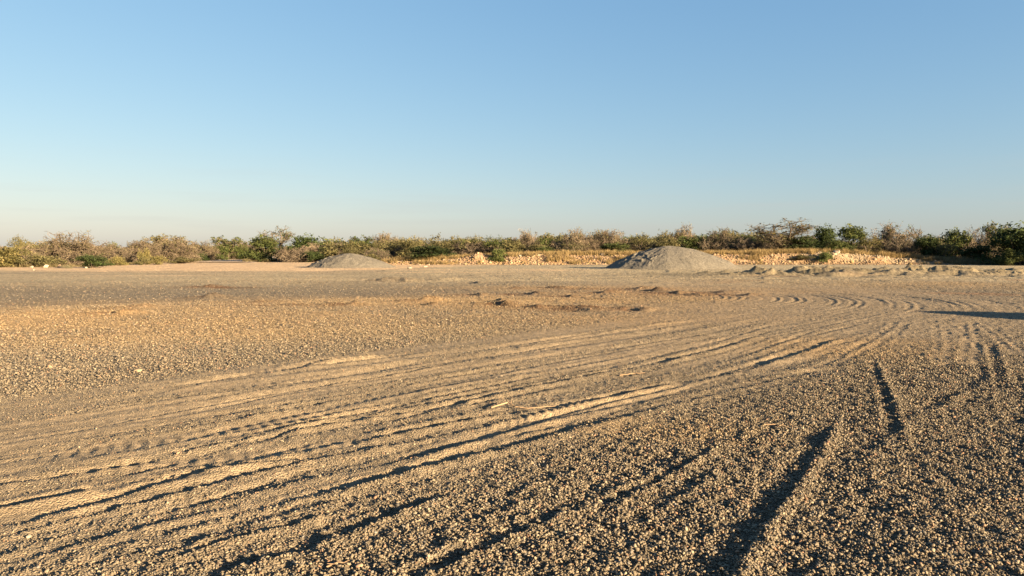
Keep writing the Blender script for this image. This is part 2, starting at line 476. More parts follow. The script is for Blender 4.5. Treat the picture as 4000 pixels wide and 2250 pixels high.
ORANGE = [(GO(300, 790), 5.2, 3.4, 1.0), (GO(60, 810), 4.5, 2.6, 1.0), (GO(640, 800), 5, 3.2, .75), (GO(1000, 760), 7, 3.6, .75),
          (GO(1300, 760), 6, 4.5, 1.0), (GO(1600, 745), 5, 3.5, .9), (GO(1500, 725), 8, 3, .7), (GO(1000, 815), 3.5, 2, .5),
          (GO(1900, 730), 4, 3, .45), (GO(2400, 715), 12, 5, .55), (GO(2150, 880), 1.6, 1.0, .6), (GO(1700, 1085), .9, .5, .5),
          (GO(2150, 860), 2, .9, .5), (GO(1300, 690), 9, 6, .35), (GO(400, 765), 6, 2.5, .5), (GO(500, 835), 5, 1.8, .6), (GO(120, 850), 3.6, 1.6, .6), (GO(1350, 800), 5, 2.2, .6), (GO(2000, 705), 12, 4, .35)]


def orange(x, y):
    m = 0
    for (c, a, b, s) in ORANGE:
        m = np.maximum(m, s * np.exp(-(((x - c[0]) / a) ** 2 + ((y - c[1]) / b) ** 2) ** 1.3))
    return np.clip(m * (1.0 + .55 * fbm(x * .45, y * .45, 77, 4)), 0, 1)


C48, S48 = math.cos(R(47)), math.sin(R(47))


def loose_zone(x, y):
    """the deep unrolled gravel at the near right"""
    u, v = x * C48 + y * S48, -x * S48 + y * C48
    near = sstep(v + .5 * fbm(x * .5, y * .5, 45, 3), 4.6, 2.7) * sstep(u + .8 * fbm(x * .3, y * .3, 46, 2), 14.5, 11.5)
    left = .40 * sstep(v + .4 * fbm(x * .4, y * .4, 47, 3), 9.4, 10.3) * sstep(y + fbm(x * .3, y * .3, 48, 3) * 4, 22, 15)
    return np.maximum(near, left)


def lump(x, y, h, cx, cy, wl, wr, wy, hh, seed):
    """a shove of loose gravel: steep on its left side, long on its right, hollow before it"""
    k = np.nonzero((x > cx - 6 * wl) & (x < cx + 3 * wr) & (np.abs(y - cy) < 3 * wy))[0]
    if not len(k): return
    X_, Y_ = x[k] - cx, y[k] - cy
    X_ = X_ + .3 * wr * noise(Y_ * 1.2 / wy + seed, Y_ * 0, int(seed)) + .12 * wr * fbm(X_ * 3, Y_ * 3, int(seed) + 3, 2)
    sx = np.where(X_ < 0, wl, wr)
    e = np.exp(-np.abs(X_ / sx) ** 1.7 - np.abs(Y_ / wy) ** 2.2)
    hol = np.exp(-((X_ + 2.4 * wl) / (1.5 * wl)) ** 2 - (Y_ / wy) ** 2)
    h[k] += hh * e * (1 + .5 * fbm(X_ * 2.5, Y_ * 2.5, int(seed) + 5, 3)) - .3 * hh * hol


_g = np.random.default_rng(77)
LUMPS = [(25.6, 30.6, .9, 3.5, .9, .62, 5)]
for _k in range(230):
    _x = _g.uniform(6, 46)
    _y = 50.5 + .04 * _x + _g.normal(0, 3.2)
    _c = math.exp(-((_y - 50.5 - .04 * _x) / 3.6) ** 2)
    LUMPS.append((_x, _y, _g.uniform(.25, .7), _g.uniform(1.0, 3.2), _g.uniform(.3, .6), (.06 + .20 * _c) * _g.uniform(.5, 1.15) * min(1, max(0, (_x - 11) / 10)), _k * 7 + 3))
for _k in range(70):
    _x, _y = _g.uniform(-14, 40), _g.uniform(38, 66)
    LUMPS.append((_x, _y, _g.uniform(.15, .3), _g.uniform(.4, 1.4), _g.uniform(.25, .6), _g.uniform(.03, .08), _k * 7 + 2003))


def relief(x, y):
    """small relief: returns height, compactness (0 loose stones .. 1 rolled fines)"""
    r = np.hypot(x, y)
    h = np.zeros_like(x)
    comp = np.zeros_like(x)
    u = x * C48 + y * S48 + .5 * fbm(x * .3, y * .3, 15, 2)
    v = -x * S48 + y * C48 + .25 * fbm(x * .25, y * .25, 19, 2)
    loopm = sstep(np.hypot(x - 2.3, y - 27.5), 17, 13)
    flow = sstep(y, 24, 17) * (1 - .6 * sstep(x - .55 * y, -1.2, 0.2)) * sstep(r, .5, 3) * sstep(v, 10.2, 9.3)
    loose = loose_zone(x, y)
    h += flow * (1 - .5 * loose) * (.011 * fbm(u * .22, v * 2.6, 31, 4, .6) + .009 * fbm(u * .3, v * 12, 33, 2))
    h += loose * (.016 * fbm(x * 1.6, y * 1.6, 43, 3) + .012 * fbm(u * .4, v * 1.8, 44, 2))
    h += (1 - flow) * .018 * fbm(x * .9, y * .9, 41, 3)
    comp = np.maximum(comp, flow * (1 - loose) * np.clip(.35 + .65 * sstep(fbm(u * .10, v * 1.5, 37, 3), -.12, .22), 0, 1))
    # loop streaks
    a = np.arctan2(y - 27.5, x - 2.3)
    rr = np.hypot(x - 2.3, y - 27.5)
    lm = sstep(rr, 5, 6.5) * sstep(rr, 17, 14) * sstep(np.abs(a + .05), 1.9, 1.0)
    h += lm * (.006 * fbm(a * 3, rr * 2.6, 51, 3, .6) + .007 * fbm(a * 2.5, rr * 7.5, 53, 2))
    comp = np.maximum(comp, .75 * lm)
    for q in RUTS: q.add(x, y, h, comp)
    # churned orange patch: broken crests
    pm = np.exp(-(((x - 2.0) / 8.0) ** 2 + ((y - 29.0) / 5.0) ** 2) ** 2)
    h += .05 * pm * fbm(x * .5, y * .8, 64, 3)
    for (px, py, a_, b_, dep) in PITS:
        c = GO(px, py)
        lump(x, y, h, c[0] + .8 * a_, c[1], .30 * a_, 1.0 * a_, 1.5 * b_, .80 * dep, px)
    # small dumps of gravel left on the plain and the ploughed rows on the right
    for (p, wx, wy, hh) in (((985, 707), 1.3, 1.0, .34), ((1090, 705), 1.3, .9, .28), ((1110, 708), .9, .7, .2), ((880, 712), 2.4, .9, .12),
                            ((275, 790), .9, .5, .13), ((315, 775), .7, .5, .10), ((515, 750), .8, .6, .13), ((510, 722), 1.4, .6, .11),
                            ((740, 712), 1.0, .7, .12), ((1040, 758), .9, .5, .13), ((850, 768), .6, .5, .14), ((1240, 765), .9, .5, .14), ((1220, 732), 1.3, .5, .13)):
        c = GO(*p)
        dd = ((x - c[0]) / wx) ** 2 + ((y - c[1]) / wy) ** 2
        k = dd < 6
        h[k] += .6 * hh * np.exp(-dd[k] ** 1.4) * (1 + .5 * fbm(x[k] * 2.2, y[k] * 2.2, 71, 3))
    wm = sstep(y, 40, 45) * sstep(y, 66, 58) * sstep(x - .02 * y, -4, 10)
    wx_ = x + 2.0 * fbm(x * .12, y * .12, 81, 2)
    wy_ = y + 1.8 * fbm(x * .10, y * .10, 82, 2)
    nn = fbm(wx_ * .085, wy_ * .30, 83, 3)
    ridge = np.clip(1 - np.abs(nn) / .085, 0, 1) ** 1.3
    core = np.exp(-((y - 50.5 - .04 * x) / 4.0) ** 2) * sstep(x, 8, 18)
    h += wm * (.06 + .20 * core) * ridge * sstep(noise(x * .10, y * .3, 84), -.8, -.1)
    nb = fbm(wx_ * .12 + 7, wy_ * .5, 88, 3)
    h += wm * (.04 + .14 * core) * np.clip(1 - np.abs(nb) / .09, 0, 1) * sstep(noise(x * .16, y * .3, 89), -.4, .2)
    h += wm * (.02 + .07 * core) * fbm(x * .5, y * .9, 85, 3)
    for q in LUMPS: lump(x, y, h, *q)
    # far tyre combs
    h += wm * core * .05 * np.sin(u * 2 * math.pi / .9) * sstep(noise(x * .25, y * .4, 86), .15, .4)
    # gentle swells across the far yard
    far = sstep(y, 30, 42) * sstep(y, 92, 80)
    h += far * .05 * fbm(x * .28, y * .45, 91, 4) * sstep(x, -50, -10)
    return h, np.clip(comp, 0, 1)


def grain(x, y, r):
    """stone-size unevenness of the surface"""
    a = .006 * noise(x * 45, y * 45, 101) + .009 * noise(x * 17, y * 17, 102) * (1 + .35 * loose_zone(x, y))
    b = .020 * noise(x * 8.5, y * 8.5, 103) * noise(x * 3.1, y * 3.1, 104)
    return a + b


def soil_color(x, y, comp, hrel):
    fines = np.array((.355, .285, .205))
    grit = np.array((.225, .192, .150))
    orng = np.array((.425, .297, .168))
    sand = np.array((.70, .52, .345))
    greyg = np.array((.46, .392, .275))
    straw = np.array((.24, .19, .095))
    red = np.array((.36, .20, .11))
    w = comp[:, None]
    lz = loose_zone(x, y)[:, None]
    grit = grit * (1 - lz) + np.array((.14, .122, .098)) * lz  # loose ground darkened: shade of the gaps between stones put into its colour
    c = grit * (1 - w) + fines * w
    o = orange(x, y)[:, None]
    c = c * (1 - o) + orng * o
    # grey crushed stone on the far half of the yard
    gm = sstep(y, 29, 44) * sstep(y, 88, 74) * np.clip(.75 + .5 * fbm(x * .16, y * .22, 111, 3), 0, 1)
    gm = np.maximum(gm, sstep(y, 44, 52) * sstep(y, 94, 90) * sstep(x, -18, -6))
    wc = np.exp(-((y - 50.5 - .04 * x) / 5.0) ** 2) * sstep(x, 4, 14)
    gm = (gm * (1 - .7 * orange(x, y)))[:, None]
    greyg = greyg * (1 - .45 * wc[:, None])
    c = c * (1 - gm) + greyg * gm
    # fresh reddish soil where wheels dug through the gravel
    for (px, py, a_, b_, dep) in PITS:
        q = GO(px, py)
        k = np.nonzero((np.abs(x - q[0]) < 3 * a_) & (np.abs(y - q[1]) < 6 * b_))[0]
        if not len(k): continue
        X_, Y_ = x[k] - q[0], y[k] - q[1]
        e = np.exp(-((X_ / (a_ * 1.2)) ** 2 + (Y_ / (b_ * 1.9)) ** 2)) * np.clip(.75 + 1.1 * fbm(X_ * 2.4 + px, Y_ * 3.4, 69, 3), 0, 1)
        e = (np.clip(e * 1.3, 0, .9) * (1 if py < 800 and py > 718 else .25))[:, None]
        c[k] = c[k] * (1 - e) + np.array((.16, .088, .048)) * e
    # bright worn streaks on the far yard
    sm = sstep(y, 44, 52) * sstep(y, 74, 66) * sstep(fbm(x * .05, y * .42, 113, 3), .12, .34) * .8 * (1 - sstep(x, 3, 10))
    c = c * (1 - sm[:, None]) + sand * .92 * sm[:, None]
    # sandy apron of the access road
    edge = 62 + 3 * fbm(x * .15, y * 0, 115, 3) + np.clip((x + 17) * 1.5, 0, 40)
    am = sstep(y, edge - 1.5, edge + 3) * sstep(x, -1, -10)
    lm = sstep(x + .77 * y * .73 + 3 * fbm(x * .2, y * .2, 117, 3), -2.5, -.5)
    c = c * (1 - am[:, None]) + sand * (1 + .12 * fbm(x * .8, y * .25, 118, 3))[:, None] * am[:, None]
    # vegetated edges: straw-coloured litter over soil
    vm = np.maximum(veg_left(x, y), np.maximum(sstep(y, 97, 99.5) * sstep(x, -22, -14), sstep(y, 120, 128) * sstep(x, -48, -42)))[:, None]
    c = c * (1 - vm) + straw * vm
    bk = (sstep(y, BANK_Y - .8, BANK_Y + .2) * sstep(y, 99.5, 97) * sstep(x, -19, -15))[:, None]
    c = c * (1 - bk) + (np.array((.40, .265, .155)) * (1 + .2 * fbm(x, y, 119, 3)[:, None])) * bk
    rm = (.6 * sstep(fbm(x * .2, y * .3, 121, 3), .2, .5) * sstep(x, 8, 16) * sstep(y, 24, 30) * sstep(y, 50, 44))[:, None]
    c = c * (1 - rm) + red * rm
    c = c * (1 + .16 * fbm(x * 1.3, y * 1.3, 123, 4)[:, None])
    return np.clip(c * np.array((.555, .53, .475)), .02, .9)


VEG_EDGE_Y = [-10, 30, 56, 70, 76, 79, 90, 101, 127, 165, 300, 900]
VEG_EDGE_X = [-60, -66, -66, -60, -56, -48, -49.5, -51.5, -58, -70, -130, -400]


def veg_left(x, y):
    return sstep(x, np.interp(y, VEG_EDGE_Y, VEG_EDGE_X) + .8 * noise(x * 0, y * .5, 131), np.interp(y, VEG_EDGE_Y, VEG_EDGE_X) - 2.0)


def ground_z(x, y, fine=True):
    x, y = np.atleast_1d(np.asarray(x, float)), np.atleast_1d(np.asarray(y, float))
    h, c = relief(x, y)
    z = large(x, y) + h
    if fine: z = z + grain(x, y, np.hypot(x, y)) * (1 - .75 * c)
    return z, c


def gz(x, y):
    return float(large(np.array([x], float), np.array([y], float))[0])


def build_ground():
    rr, r = [0.0, .5, 1.0, 1.5, 2.0, 2.4, 2.7], 2.9
    while r < 150:
        rr.append(r)
        r += min(.00055 * r * r + .002, .0064 * r)
    while r < 9000:
        rr.append(r)
        r *= 1.12
    rr = np.array(rr)
    dense = np.linspace(R(-49), R(49), 1040)
    rest = np.linspace(R(49), R(311), 150)[1:-1]
    th = np.concatenate([dense, rest])
    nt_, nr = len(th), len(rr)
    A, B = np.meshgrid(rr[1:], th, indexing='ij')
    x, y = (A * np.sin(B)).ravel(), (A * np.cos(B)).ravel()
    h, comp = relief(x, y)
    rad = np.hypot(x, y)
    z = large(x, y) + h + grain(x, y, rad) * (1 - .75 * comp) * sstep(rad, 170, 110)
    # pebbles too far off to be single stones: unevenness of their size
    z += RNG.uniform(-1, 1, len(x)) * np.clip((rad - 7) * .0008, 0, .010) * (1 - .6 * comp) * sstep(rad, 85, 50)
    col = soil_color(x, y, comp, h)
    pv = np.clip(.06 + (rad - 7) * .008, .06, .17) * sstep(rad, 120, 60)
    col *= (1 + RNG.normal(0, 1, len(x)) * pv * (1 - .4 * comp))[:, None].clip(.4, 2.0)
    V = np.concatenate([[[0, 0, 0]], np.stack([x, y, z], 1)])
    colv = np.concatenate([col[:1], np.clip(col, .02, .9)])
    idx = (np.arange((nr - 1) * nt_).reshape(nr - 1, nt_)) + 1
    nxt = np.roll(idx, -1, axis=1)
    q = np.stack([idx[:-1], idx[1:], nxt[1:], nxt[:-1]], -1)[..., ::-1].reshape(-1, 4)
    tri = np.stack([np.zeros(nt_, int), idx[0], nxt[0], nxt[0]], -1)
    me = bpy.data.meshes.new('ground')
    ff = np.concatenate([q.ravel(), tri[:, [2, 1, 0]].ravel()]).astype(np.int32)
    st = np.concatenate([np.arange(len(q)) * 4, len(q) * 4 + np.arange(nt_) * 3]).astype(np.int32)
    me.vertices.add(len(V)); me.vertices.foreach_set('co', V.astype(np.float32).ravel())
    me.loops.add(len(ff)); me.loops.foreach_set('vertex_index', ff)
    me.polygons.add(len(st)); me.polygons.foreach_set('loop_start', st)
    me.polygons.foreach_set('use_smooth', np.ones(len(st), bool))
    me.update(calc_edges=True)
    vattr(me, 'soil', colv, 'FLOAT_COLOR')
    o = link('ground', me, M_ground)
    tag(o, kind='structure')
    return o


build_ground()


# ------------------------------------------------------------------ stones
def ico(sub):
    t = (1 + 5 ** .5) / 2
    v = [(-1, t, 0), (1, t, 0), (-1, -t, 0), (1, -t, 0), (0, -1, t), (0, 1, t), (0, -1, -t), (0, 1, -t), (t, 0, -1), (t, 0, 1), (-t, 0, -1), (-t, 0, 1)]
    f = [(0, 11, 5), (0, 5, 1), (0, 1, 7), (0, 7, 10), (0, 10, 11), (1, 5, 9), (5, 11, 4), (11, 10, 2), (10, 7, 6), (7, 1, 8),
         (3, 9, 4), (3, 4, 2), (3, 2, 6), (3, 6, 8), (3, 8, 9), (4, 9, 5), (2, 4, 11), (6, 2, 10), (8, 6, 7), (9, 8, 1)]
    v = [np.array(p) / np.linalg.norm(p) for p in v]
    for _ in range(sub):
        mid, nf = {}, []
        def m(a, b):
            k = (min(a, b), max(a, b))
            if k not in mid:
                p = v[a] + v[b]
                v.append(p / np.linalg.norm(p)); mid[k] = len(v) - 1
            return mid[k]
        for a, b, c in f:
            ab, bc, ca = m(a, b), m(b, c), m(c, a)
            nf += [(a, ab, ca), (b, bc, ab), (c, ca, bc), (ab, bc, ca)]
        f = nf
    return np.array(v), np.array(f)


def stone_shape(seed, sub=1, cuts=7, flat=.75, lo=.55, hi=.9):
    """an angular broken stone: a ball cut by planes"""
    g = np.random.default_rng(seed)
    v, f = ico(sub)
    n = g.normal(size=(cuts, 3)); n /= np.linalg.norm(n, axis=1)[:, None]
    d = g.uniform(lo, hi, cuts)
    for a, b in zip(n, d):
        k = v @ a - b
        v = v - np.clip(k, 0, None)[:, None] * a
    v = v * np.array((1, g.uniform(.7, .95), flat * g.uniform(.75, 1.1))) * (1 + g.normal(0, .03, (len(v), 1)))
    return v / np.abs(v).max(), f


def stone_mesh(name, seed, mat, sub=1, **kw):
    v, f = stone_shape(seed, sub, **kw)
    me = mesh_np(name, v, f, 3)
    me.materials.append(mat)
    return me


def instancer(o, coll):
    """put the pieces of a collection on the vertices of o, with their own turn, size and kind"""
    ng = bpy.data.node_groups.new('scatter_pieces', 'GeometryNodeTree')
    ng.interface.new_socket('Geometry', in_out='INPUT', socket_type='NodeSocketGeometry')
    ng.interface.new_socket('Geometry', in_out='OUTPUT', socket_type='NodeSocketGeometry')
    gi, go_ = ng.nodes.new('NodeGroupInput'), ng.nodes.new('NodeGroupOutput')
    ci = ng.nodes.new('GeometryNodeCollectionInfo')
    ci.inputs['Collection'].default_value = coll
    ci.inputs['Separate Children'].default_value = True
    ci.inputs['Reset Children'].default_value = True
    ip = ng.nodes.new('GeometryNodeInstanceOnPoints')
    ip.inputs['Pick Instance'].default_value = True

    def attr(nm, dt):
        n = ng.nodes.new('GeometryNodeInputNamedAttribute')
        n.data_type = dt
        n.inputs['Name'].default_value = nm
        return n.outputs['Attribute']
    L = ng.links.new
    L(gi.outputs[0], ip.inputs['Points'])
    L(ci.outputs[0], ip.inputs['Instance'])
    L(attr('pick', 'INT'), ip.inputs['Instance Index'])
    e2r = ng.nodes.new('FunctionNodeEulerToRotation')
    L(attr('turn', 'FLOAT_VECTOR'), e2r.inputs[0])
    L(e2r.outputs[0], ip.inputs['Rotation'])
    L(attr('size', 'FLOAT_VECTOR'), ip.inputs['Scale'])
    L(ip.outputs[0], go_.inputs[0])
    m = o.modifiers.new('scatter', 'NODES')
    m.node_group = ng


def scatter(name, P, turn, size, pick, coll, mat, col=None, kind='stuff', parent=None):
    me = bpy.data.meshes.new(name)
    me.vertices.add(len(P))
    me.vertices.foreach_set('co', np.asarray(P, np.float32).ravel())
    vattr(me, 'turn', turn, 'FLOAT_VECTOR')
    vattr(me, 'size', size, 'FLOAT_VECTOR')
    vattr(me, 'pick', pick, 'INT')
    if col is not None: vattr(me, 'col', col, 'FLOAT_COLOR')
    o = link(name, me, mat, parent)
    tag(o, kind=kind)
    instancer(o, coll)
    return o


pebbles = bpy.data.collections.new('pebble_kinds')
for k in range(8):
    pebbles.objects.link(bpy.data.objects.new('pebble', stone_mesh('pebble', 300 + k, M_stone, 1, cuts=11, lo=.42, hi=.78, flat=.7)))


def sample_stones():
    out = []
    #       r0   r1   per m2  radius
    for r0, r1, dens, rad, half in ((1.0, 6.0, 7200, .0065, R(64)), (6.0, 10.0, 4100, .0069, R(60)), (10, 16, 1500, .0092, R(54)), (16, 26, 520, .0115, R(48)),
                                    (26, 46, 60, .015, R(46)), (46, 80, 5, .020, R(44))):
        n = int(dens * half * (r1 * r1 - r0 * r0))
        r = np.sqrt(RNG.uniform(r0 * r0, r1 * r1, n))
        t = RNG.uniform(-half, half, n)
        k = RNG.uniform(0, 1, n) < (half - np.abs(t)) / R(9)      # thins out well past the view
        r, t = r[k], t[k]
        out.append(np.stack([r * np.sin(t), r * np.cos(t), np.full(len(r), rad)], 1))
    A = np.concatenate(out)
    x, y, rad = A[:, 0].copy(), A[:, 1].copy(), A[:, 2]
    z, comp = ground_z(x, y, False)
    r = np.hypot(x, y)
    cl = fbm(x * 2.3, y * 2.3, 201, 3)
    apron = sstep(y, 60, 64) * sstep(x, 0, -10)
    lz = loose_zone(x, y)
    keep = RNG.uniform(0, 1, len(x)) < np.clip(.85 + .3 * lz - .55 * comp + .3 * cl, .28, 1) * (1 - .9 * apron) * (1 - veg_left(x, y))
    x, y, z, rad, comp, r, lz = x[keep], y[keep], z[keep], rad[keep], comp[keep], r[keep], lz[keep]
    n = len(x)
    s = rad * np.exp(RNG.normal(0, .36, n)) * (1 - .42 * comp) * (.80 + .24 * lz)
    big = RNG.uniform(0, 1, n) < .003
    s[big] *= RNG.uniform(1.2, 1.6, big.sum())
    s = np.minimum(s, rad * 2.1)
    z = z + grain(x, y, r) * (1 - .75 * comp) + s * RNG.uniform(-.1, .6 + .8 * lz, n)
    turn = np.stack([RNG.uniform(-.6, .6, n), RNG.uniform(-.6, .6, n), RNG.uniform(0, 6.28, n)], 1)
    size = s[:, None] * RNG.uniform(.8, 1.2, (n, 3))
    o = orange(x, y)[:, None]
    base = np.array((.126, .103, .073)) * (1 - o) + np.array((.172, .126, .073)) * o
    v = np.exp(RNG.normal(0, .22, n))[:, None]
    col = base * v
    pal = RNG.uniform(0, 1, n)
    col[pal < .04] = np.array((.22, .18, .125))
    k = (pal > .04) & (pal < .085)
    col[k] = np.array((.19, .118, .076)) * v[k]
    k = (pal > .085) & (pal < .14)
    col[k] = np.array((.10, .092, .08)) * v[k]
    return np.stack([x, y, z], 1), turn, size, RNG.integers(0, 8, n), np.clip(col, .03, .75)


P, T, S, K, Cc = sample_stones()
print('gravel stones', len(P))
scatter('gravel', P, T, S, K, pebbles, M_stone, Cc)


# ------------------------------------------------------------------ gravel mounds
def mound(name, cx, cy, wx, wy, h, label, group, seed, peak=0.0, flat=1.6, rough=1.0, left_clumps=True):
    g = 210
    n1, n2 = g, int(g * .7)
    X, Y = np.meshgrid(np.linspace(-1.12, 1.12, n1), np.linspace(-1.12, 1.12, n2), indexing='ij')
    x, y = X.ravel(), Y.ravel()
    wx_, wy_ = x * wx, y * wy
    ang = np.arctan2(y, x - peak)
    xs = np.where(x > peak, (x - peak) / (1 - peak), (x - peak) / (1 + peak))
    rr = np.hypot(xs, y) * (1 + .05 * noise(ang * 1.6, ang * 0, seed) + .03 * noise(ang * 5, ang * 0, seed + 1))
    t = np.clip(1 - rr, 0, 1)
    prof = 1 - np.clip(rr, 0, 1) ** flat
    prof = np.where(rr > .8, prof * (1 - .35 * sstep(rr, .8, 1.02)), prof)
    z = h * prof
    body = sstep(t, 0, .12)
    gul = fbm(ang * 6, rr * 1.6, seed + 3, 3, .55)
    z += body * h * .016 * gul * rough
    z += body * .075 * rough * fbm(wx_ * 1.5, wy_ * 1.5, seed + 5, 4, .65)
    # slumped clods on the flanks
    cl = np.clip(fbm(wx_ * 3.2 - wy_ * .8, wy_ * 2.4 + wx_ * .8, seed + 7, 3) - .2, 0, 1)
    where = sstep(noise(wx_ * .45, wy_ * .45, seed + 9), -.1, .35)
    if left_clumps: where = np.maximum(where * .45, sstep(-x + peak, .1, .42) * sstep(rr, .95, .7) * 1.5)
    z += .24 * cl * where * sstep(t, 0, .1)
    z += RNG.uniform(-1, 1, len(x)) * .012 * body
    lam = z.copy()
    zz = lam + large(cx + wx_, cy + wy_) - .04 * (1 - body) - .12 * sstep(rr, 1.0, 1.1)
    V = np.stack([wx_, wy_, zz], 1)
    idx = np.arange(n1 * n2).reshape(n1, n2)
    q = np.stack([idx[:-1, :-1], idx[1:, :-1], idx[1:, 1:], idx[:-1, 1:]], -1).reshape(-1, 4)
    keep = (rr[q] < 1.09).any(1)
    q = q[keep]
    me = mesh_np(name, V, q, 4, True)
    c = np.array((.130, .117, .095)) * (1 + .14 * fbm(wx_ * .8, wy_ * .8, seed + 11, 4))[:, None] * (1 + RNG.normal(0, .10, len(x)))[:, None]
    o_ = .35 * sstep(t, .1, .0)[:, None]
    c = c * (1 - o_) + np.array((.17, .14, .098)) * o_
    vattr(me, 'soil', np.clip(c, .03, .8), 'FLOAT_COLOR')
    o = link(name, me, M_mound)
    o.location = (cx, cy, 0)
    return tag(o, label, 'gravel heap', group)


HEAPS = 'grey gravel heaps dumped on the yard'
mound('gravel_mound', 16.1, 71.5, 7.1, 5.2, 2.27, 'larger of the two grey gravel heaps, in front of the orange rubble bank', HEAPS, 400, peak=-.02)
mound('gravel_mound', -17.3, 76.5, 5.0, 3.8, 1.52, 'smaller grey gravel heap in front of the green bushes by the sandy track', HEAPS, 440, peak=-.05, flat=1.45)
mound('gravel_mound', 19.9, 13.9, 4.3, 2.0, 1.95, 'grey gravel heap past the edge of the frame, its long shadow reaching in', HEAPS, 470)


# ------------------------------------------------------------------ rubble bank
boulders = {m.name: [stone_mesh('stone', 500 + k, m, 1, cuts=9, flat=.8) for k in range(6)] for m in (M_rock_orange, M_rock_cream, M_rock_red)}


def bank_z(x, y):
    return large(x, y)


def rubble_bank(label, x0, x1, nparts, nfill, cream, extra=None, seed=0):
    """a bank of broken stone: soil core, its largest stones one by one, the small ones as fill"""
    g = np.random.default_rng(seed)
    root = empty('rubble_bank', ((x0 + x1) / 2, BANK_Y, 0))
    tag(root, label, 'rubble bank', 'banks of orange rubble along the yard')
    nx, ny = int((x1 - x0) / .22), 30
    X, Y = np.meshgrid(np.linspace(x0, x1, nx), np.linspace(BANK_Y - 1.6, BANK_Y + 4.2, ny), indexing='ij')
    x, y = X.ravel(), Y.ravel()

    def surf(x, y):
        z = large(x, y) + .02
        rim = np.exp(-((y - BANK_Y - 2.6) / .8) ** 2)
        z = z + sstep(bank_h(x), .15, .6) * (.16 * fbm(x * .55, y * .7, seed + 3, 4) + .10 * rim * (.6 + fbm(x * .5, y * 0, seed + 4, 3)))
        z = z + sstep(bank_h(x), .0, .3) * .05 * fbm(x * 2.2, y * 2.2, seed + 5, 3)
        if extra: z = z + extra(x, y)
        out = np.maximum(sstep(y, BANK_Y - .7, BANK_Y - 1.5), sstep(y, BANK_Y + 3.2, BANK_Y + 4.1))
        ends = np.maximum(sstep(x, x0 + .4, x0), sstep(x, x1 - .4, x1))
        return z - .10 * np.maximum(out, .0 * ends)
    z = surf(x, y)
    idx = np.arange(nx * ny).reshape(nx, ny)
    q = np.stack([idx[:-1, :-1], idx[1:, :-1], idx[1:, 1:], idx[:-1, 1:]], -1).reshape(-1, 4)
    cxm = (x0 + x1) / 2
    me = mesh_np('bank_soil', np.stack([x - cxm, y - BANK_Y, z], 1), q, 4, True)
    cm = sstep(x, cream - 4, cream + 2) * sstep(y, BANK_Y + .9, BANK_Y + 1.9)
    c = np.array((.225, .155, .094))[None] * (1 - cm[:, None]) + np.array((.245, .185, .12))[None] * cm[:, None]
    c = c * (1 + .22 * fbm(x * .9, y * .9, seed + 6, 4))[:, None]
    vattr(me, 'soil', np.clip(c, .03, .8), 'FLOAT_COLOR')
    link('bank_soil', me, M_bank, root)

    def pts(n):
        px = g.uniform(x0 + .1, x1 - .1, n * 3)
        py = BANK_Y + g.uniform(-1.1, 3.0, n * 3)
        ok = g.uniform(0, 1, n * 3) < np.clip(.25 + sstep(bank_h(px), .03, .4), 0, 1) * np.where(py < BANK_Y - .4, .35, 1) * np.where(py > BANK_Y + 2.2, .5, 1)
        if extra is not None:
            ok |= (extra(px, py) > .12) & (g.uniform(0, 1, n * 3) < .8)
        px, py = px[ok][:n], py[ok][:n]
        return px, py, surf(px, py)
    px, py, pz = pts(nparts)
    for a, b, c_ in zip(px, py, pz):
        s = float(np.clip(g.lognormal(-2.0, .36), .09, .32))
        cr = (a > cream and b > BANK_Y + .9) or g.uniform() < .12
        key = 'cream_rubble' if cr else ('reddish_rubble' if g.uniform() < .3 else 'orange_rubble')
        o = bpy.data.objects.new('stone', boulders[key][int(g.integers(0, 6))])
        COL.objects.link(o)
        o.parent = root
        o.location = (a - cxm, b - BANK_Y, c_ + s * .02)
        o.rotation_euler = (g.uniform(-.7, .7), g.uniform(-.7, .7), g.uniform(0, 6.28))
        o.scale = (s * g.uniform(.85, 1.2), s * g.uniform(.8, 1.15), s * g.uniform(.75, 1.1))
    # fill of smaller stones, one part
    px, py, pz = pts(nfill)
    n = len(px)
    shapes = [stone_shape(700 + k, 0, cuts=5) for k in range(5)]
    VV, FF, CCs, off = [], [], [], 0
    for i in range(n):
        v, f = shapes[i % 5]
        s = g.lognormal(-2.55, .42)
        a = g.uniform(0, 6.28)
        ca, sa = math.cos(a), math.sin(a)
        w = v * s * g.uniform(.8, 1.2, 3)
        w = np.stack([w[:, 0] * ca - w[:, 1] * sa, w[:, 0] * sa + w[:, 1] * ca, w[:, 2]], 1) + np.array((px[i] - cxm, py[i] - BANK_Y, pz[i] + s * .05))
        cr = (px[i] > cream and py[i] > BANK_Y + .9) or g.uniform() < .12
        base = np.array((.21, .160, .105)) if cr else (np.array((.165, .105, .062)) if g.uniform() < .3 else np.array((.215, .148, .090)))
        VV.append(w); FF.append(f + off); off += len(v)
        CCs.append(np.repeat((base * math.exp(g.normal(0, .16)))[None], len(v), 0))
    me = mesh_np('small_stones', np.concatenate(VV), np.concatenate(FF), 3)
    vattr(me, 'col', np.clip(np.concatenate(CCs), .03, .8), 'FLOAT_COLOR')
    tag(link('small_stones', me, M_fill, root), kind='stuff')
    return root


def xat(px, d=95.0): return (px - CX) / F_PX * d


HX = xat(1868, 95)


def heap_extra(x, y):
    return .85 * np.exp(-(((x - HX) / 1.75) ** 2 + ((y - BANK_Y - 1.9) / 1.5) ** 2) ** .85) + .15 * np.exp(-(((x - HX + 3) / 2.4) ** 2 + ((y - BANK_Y - 1.6) / 1.3) ** 2))


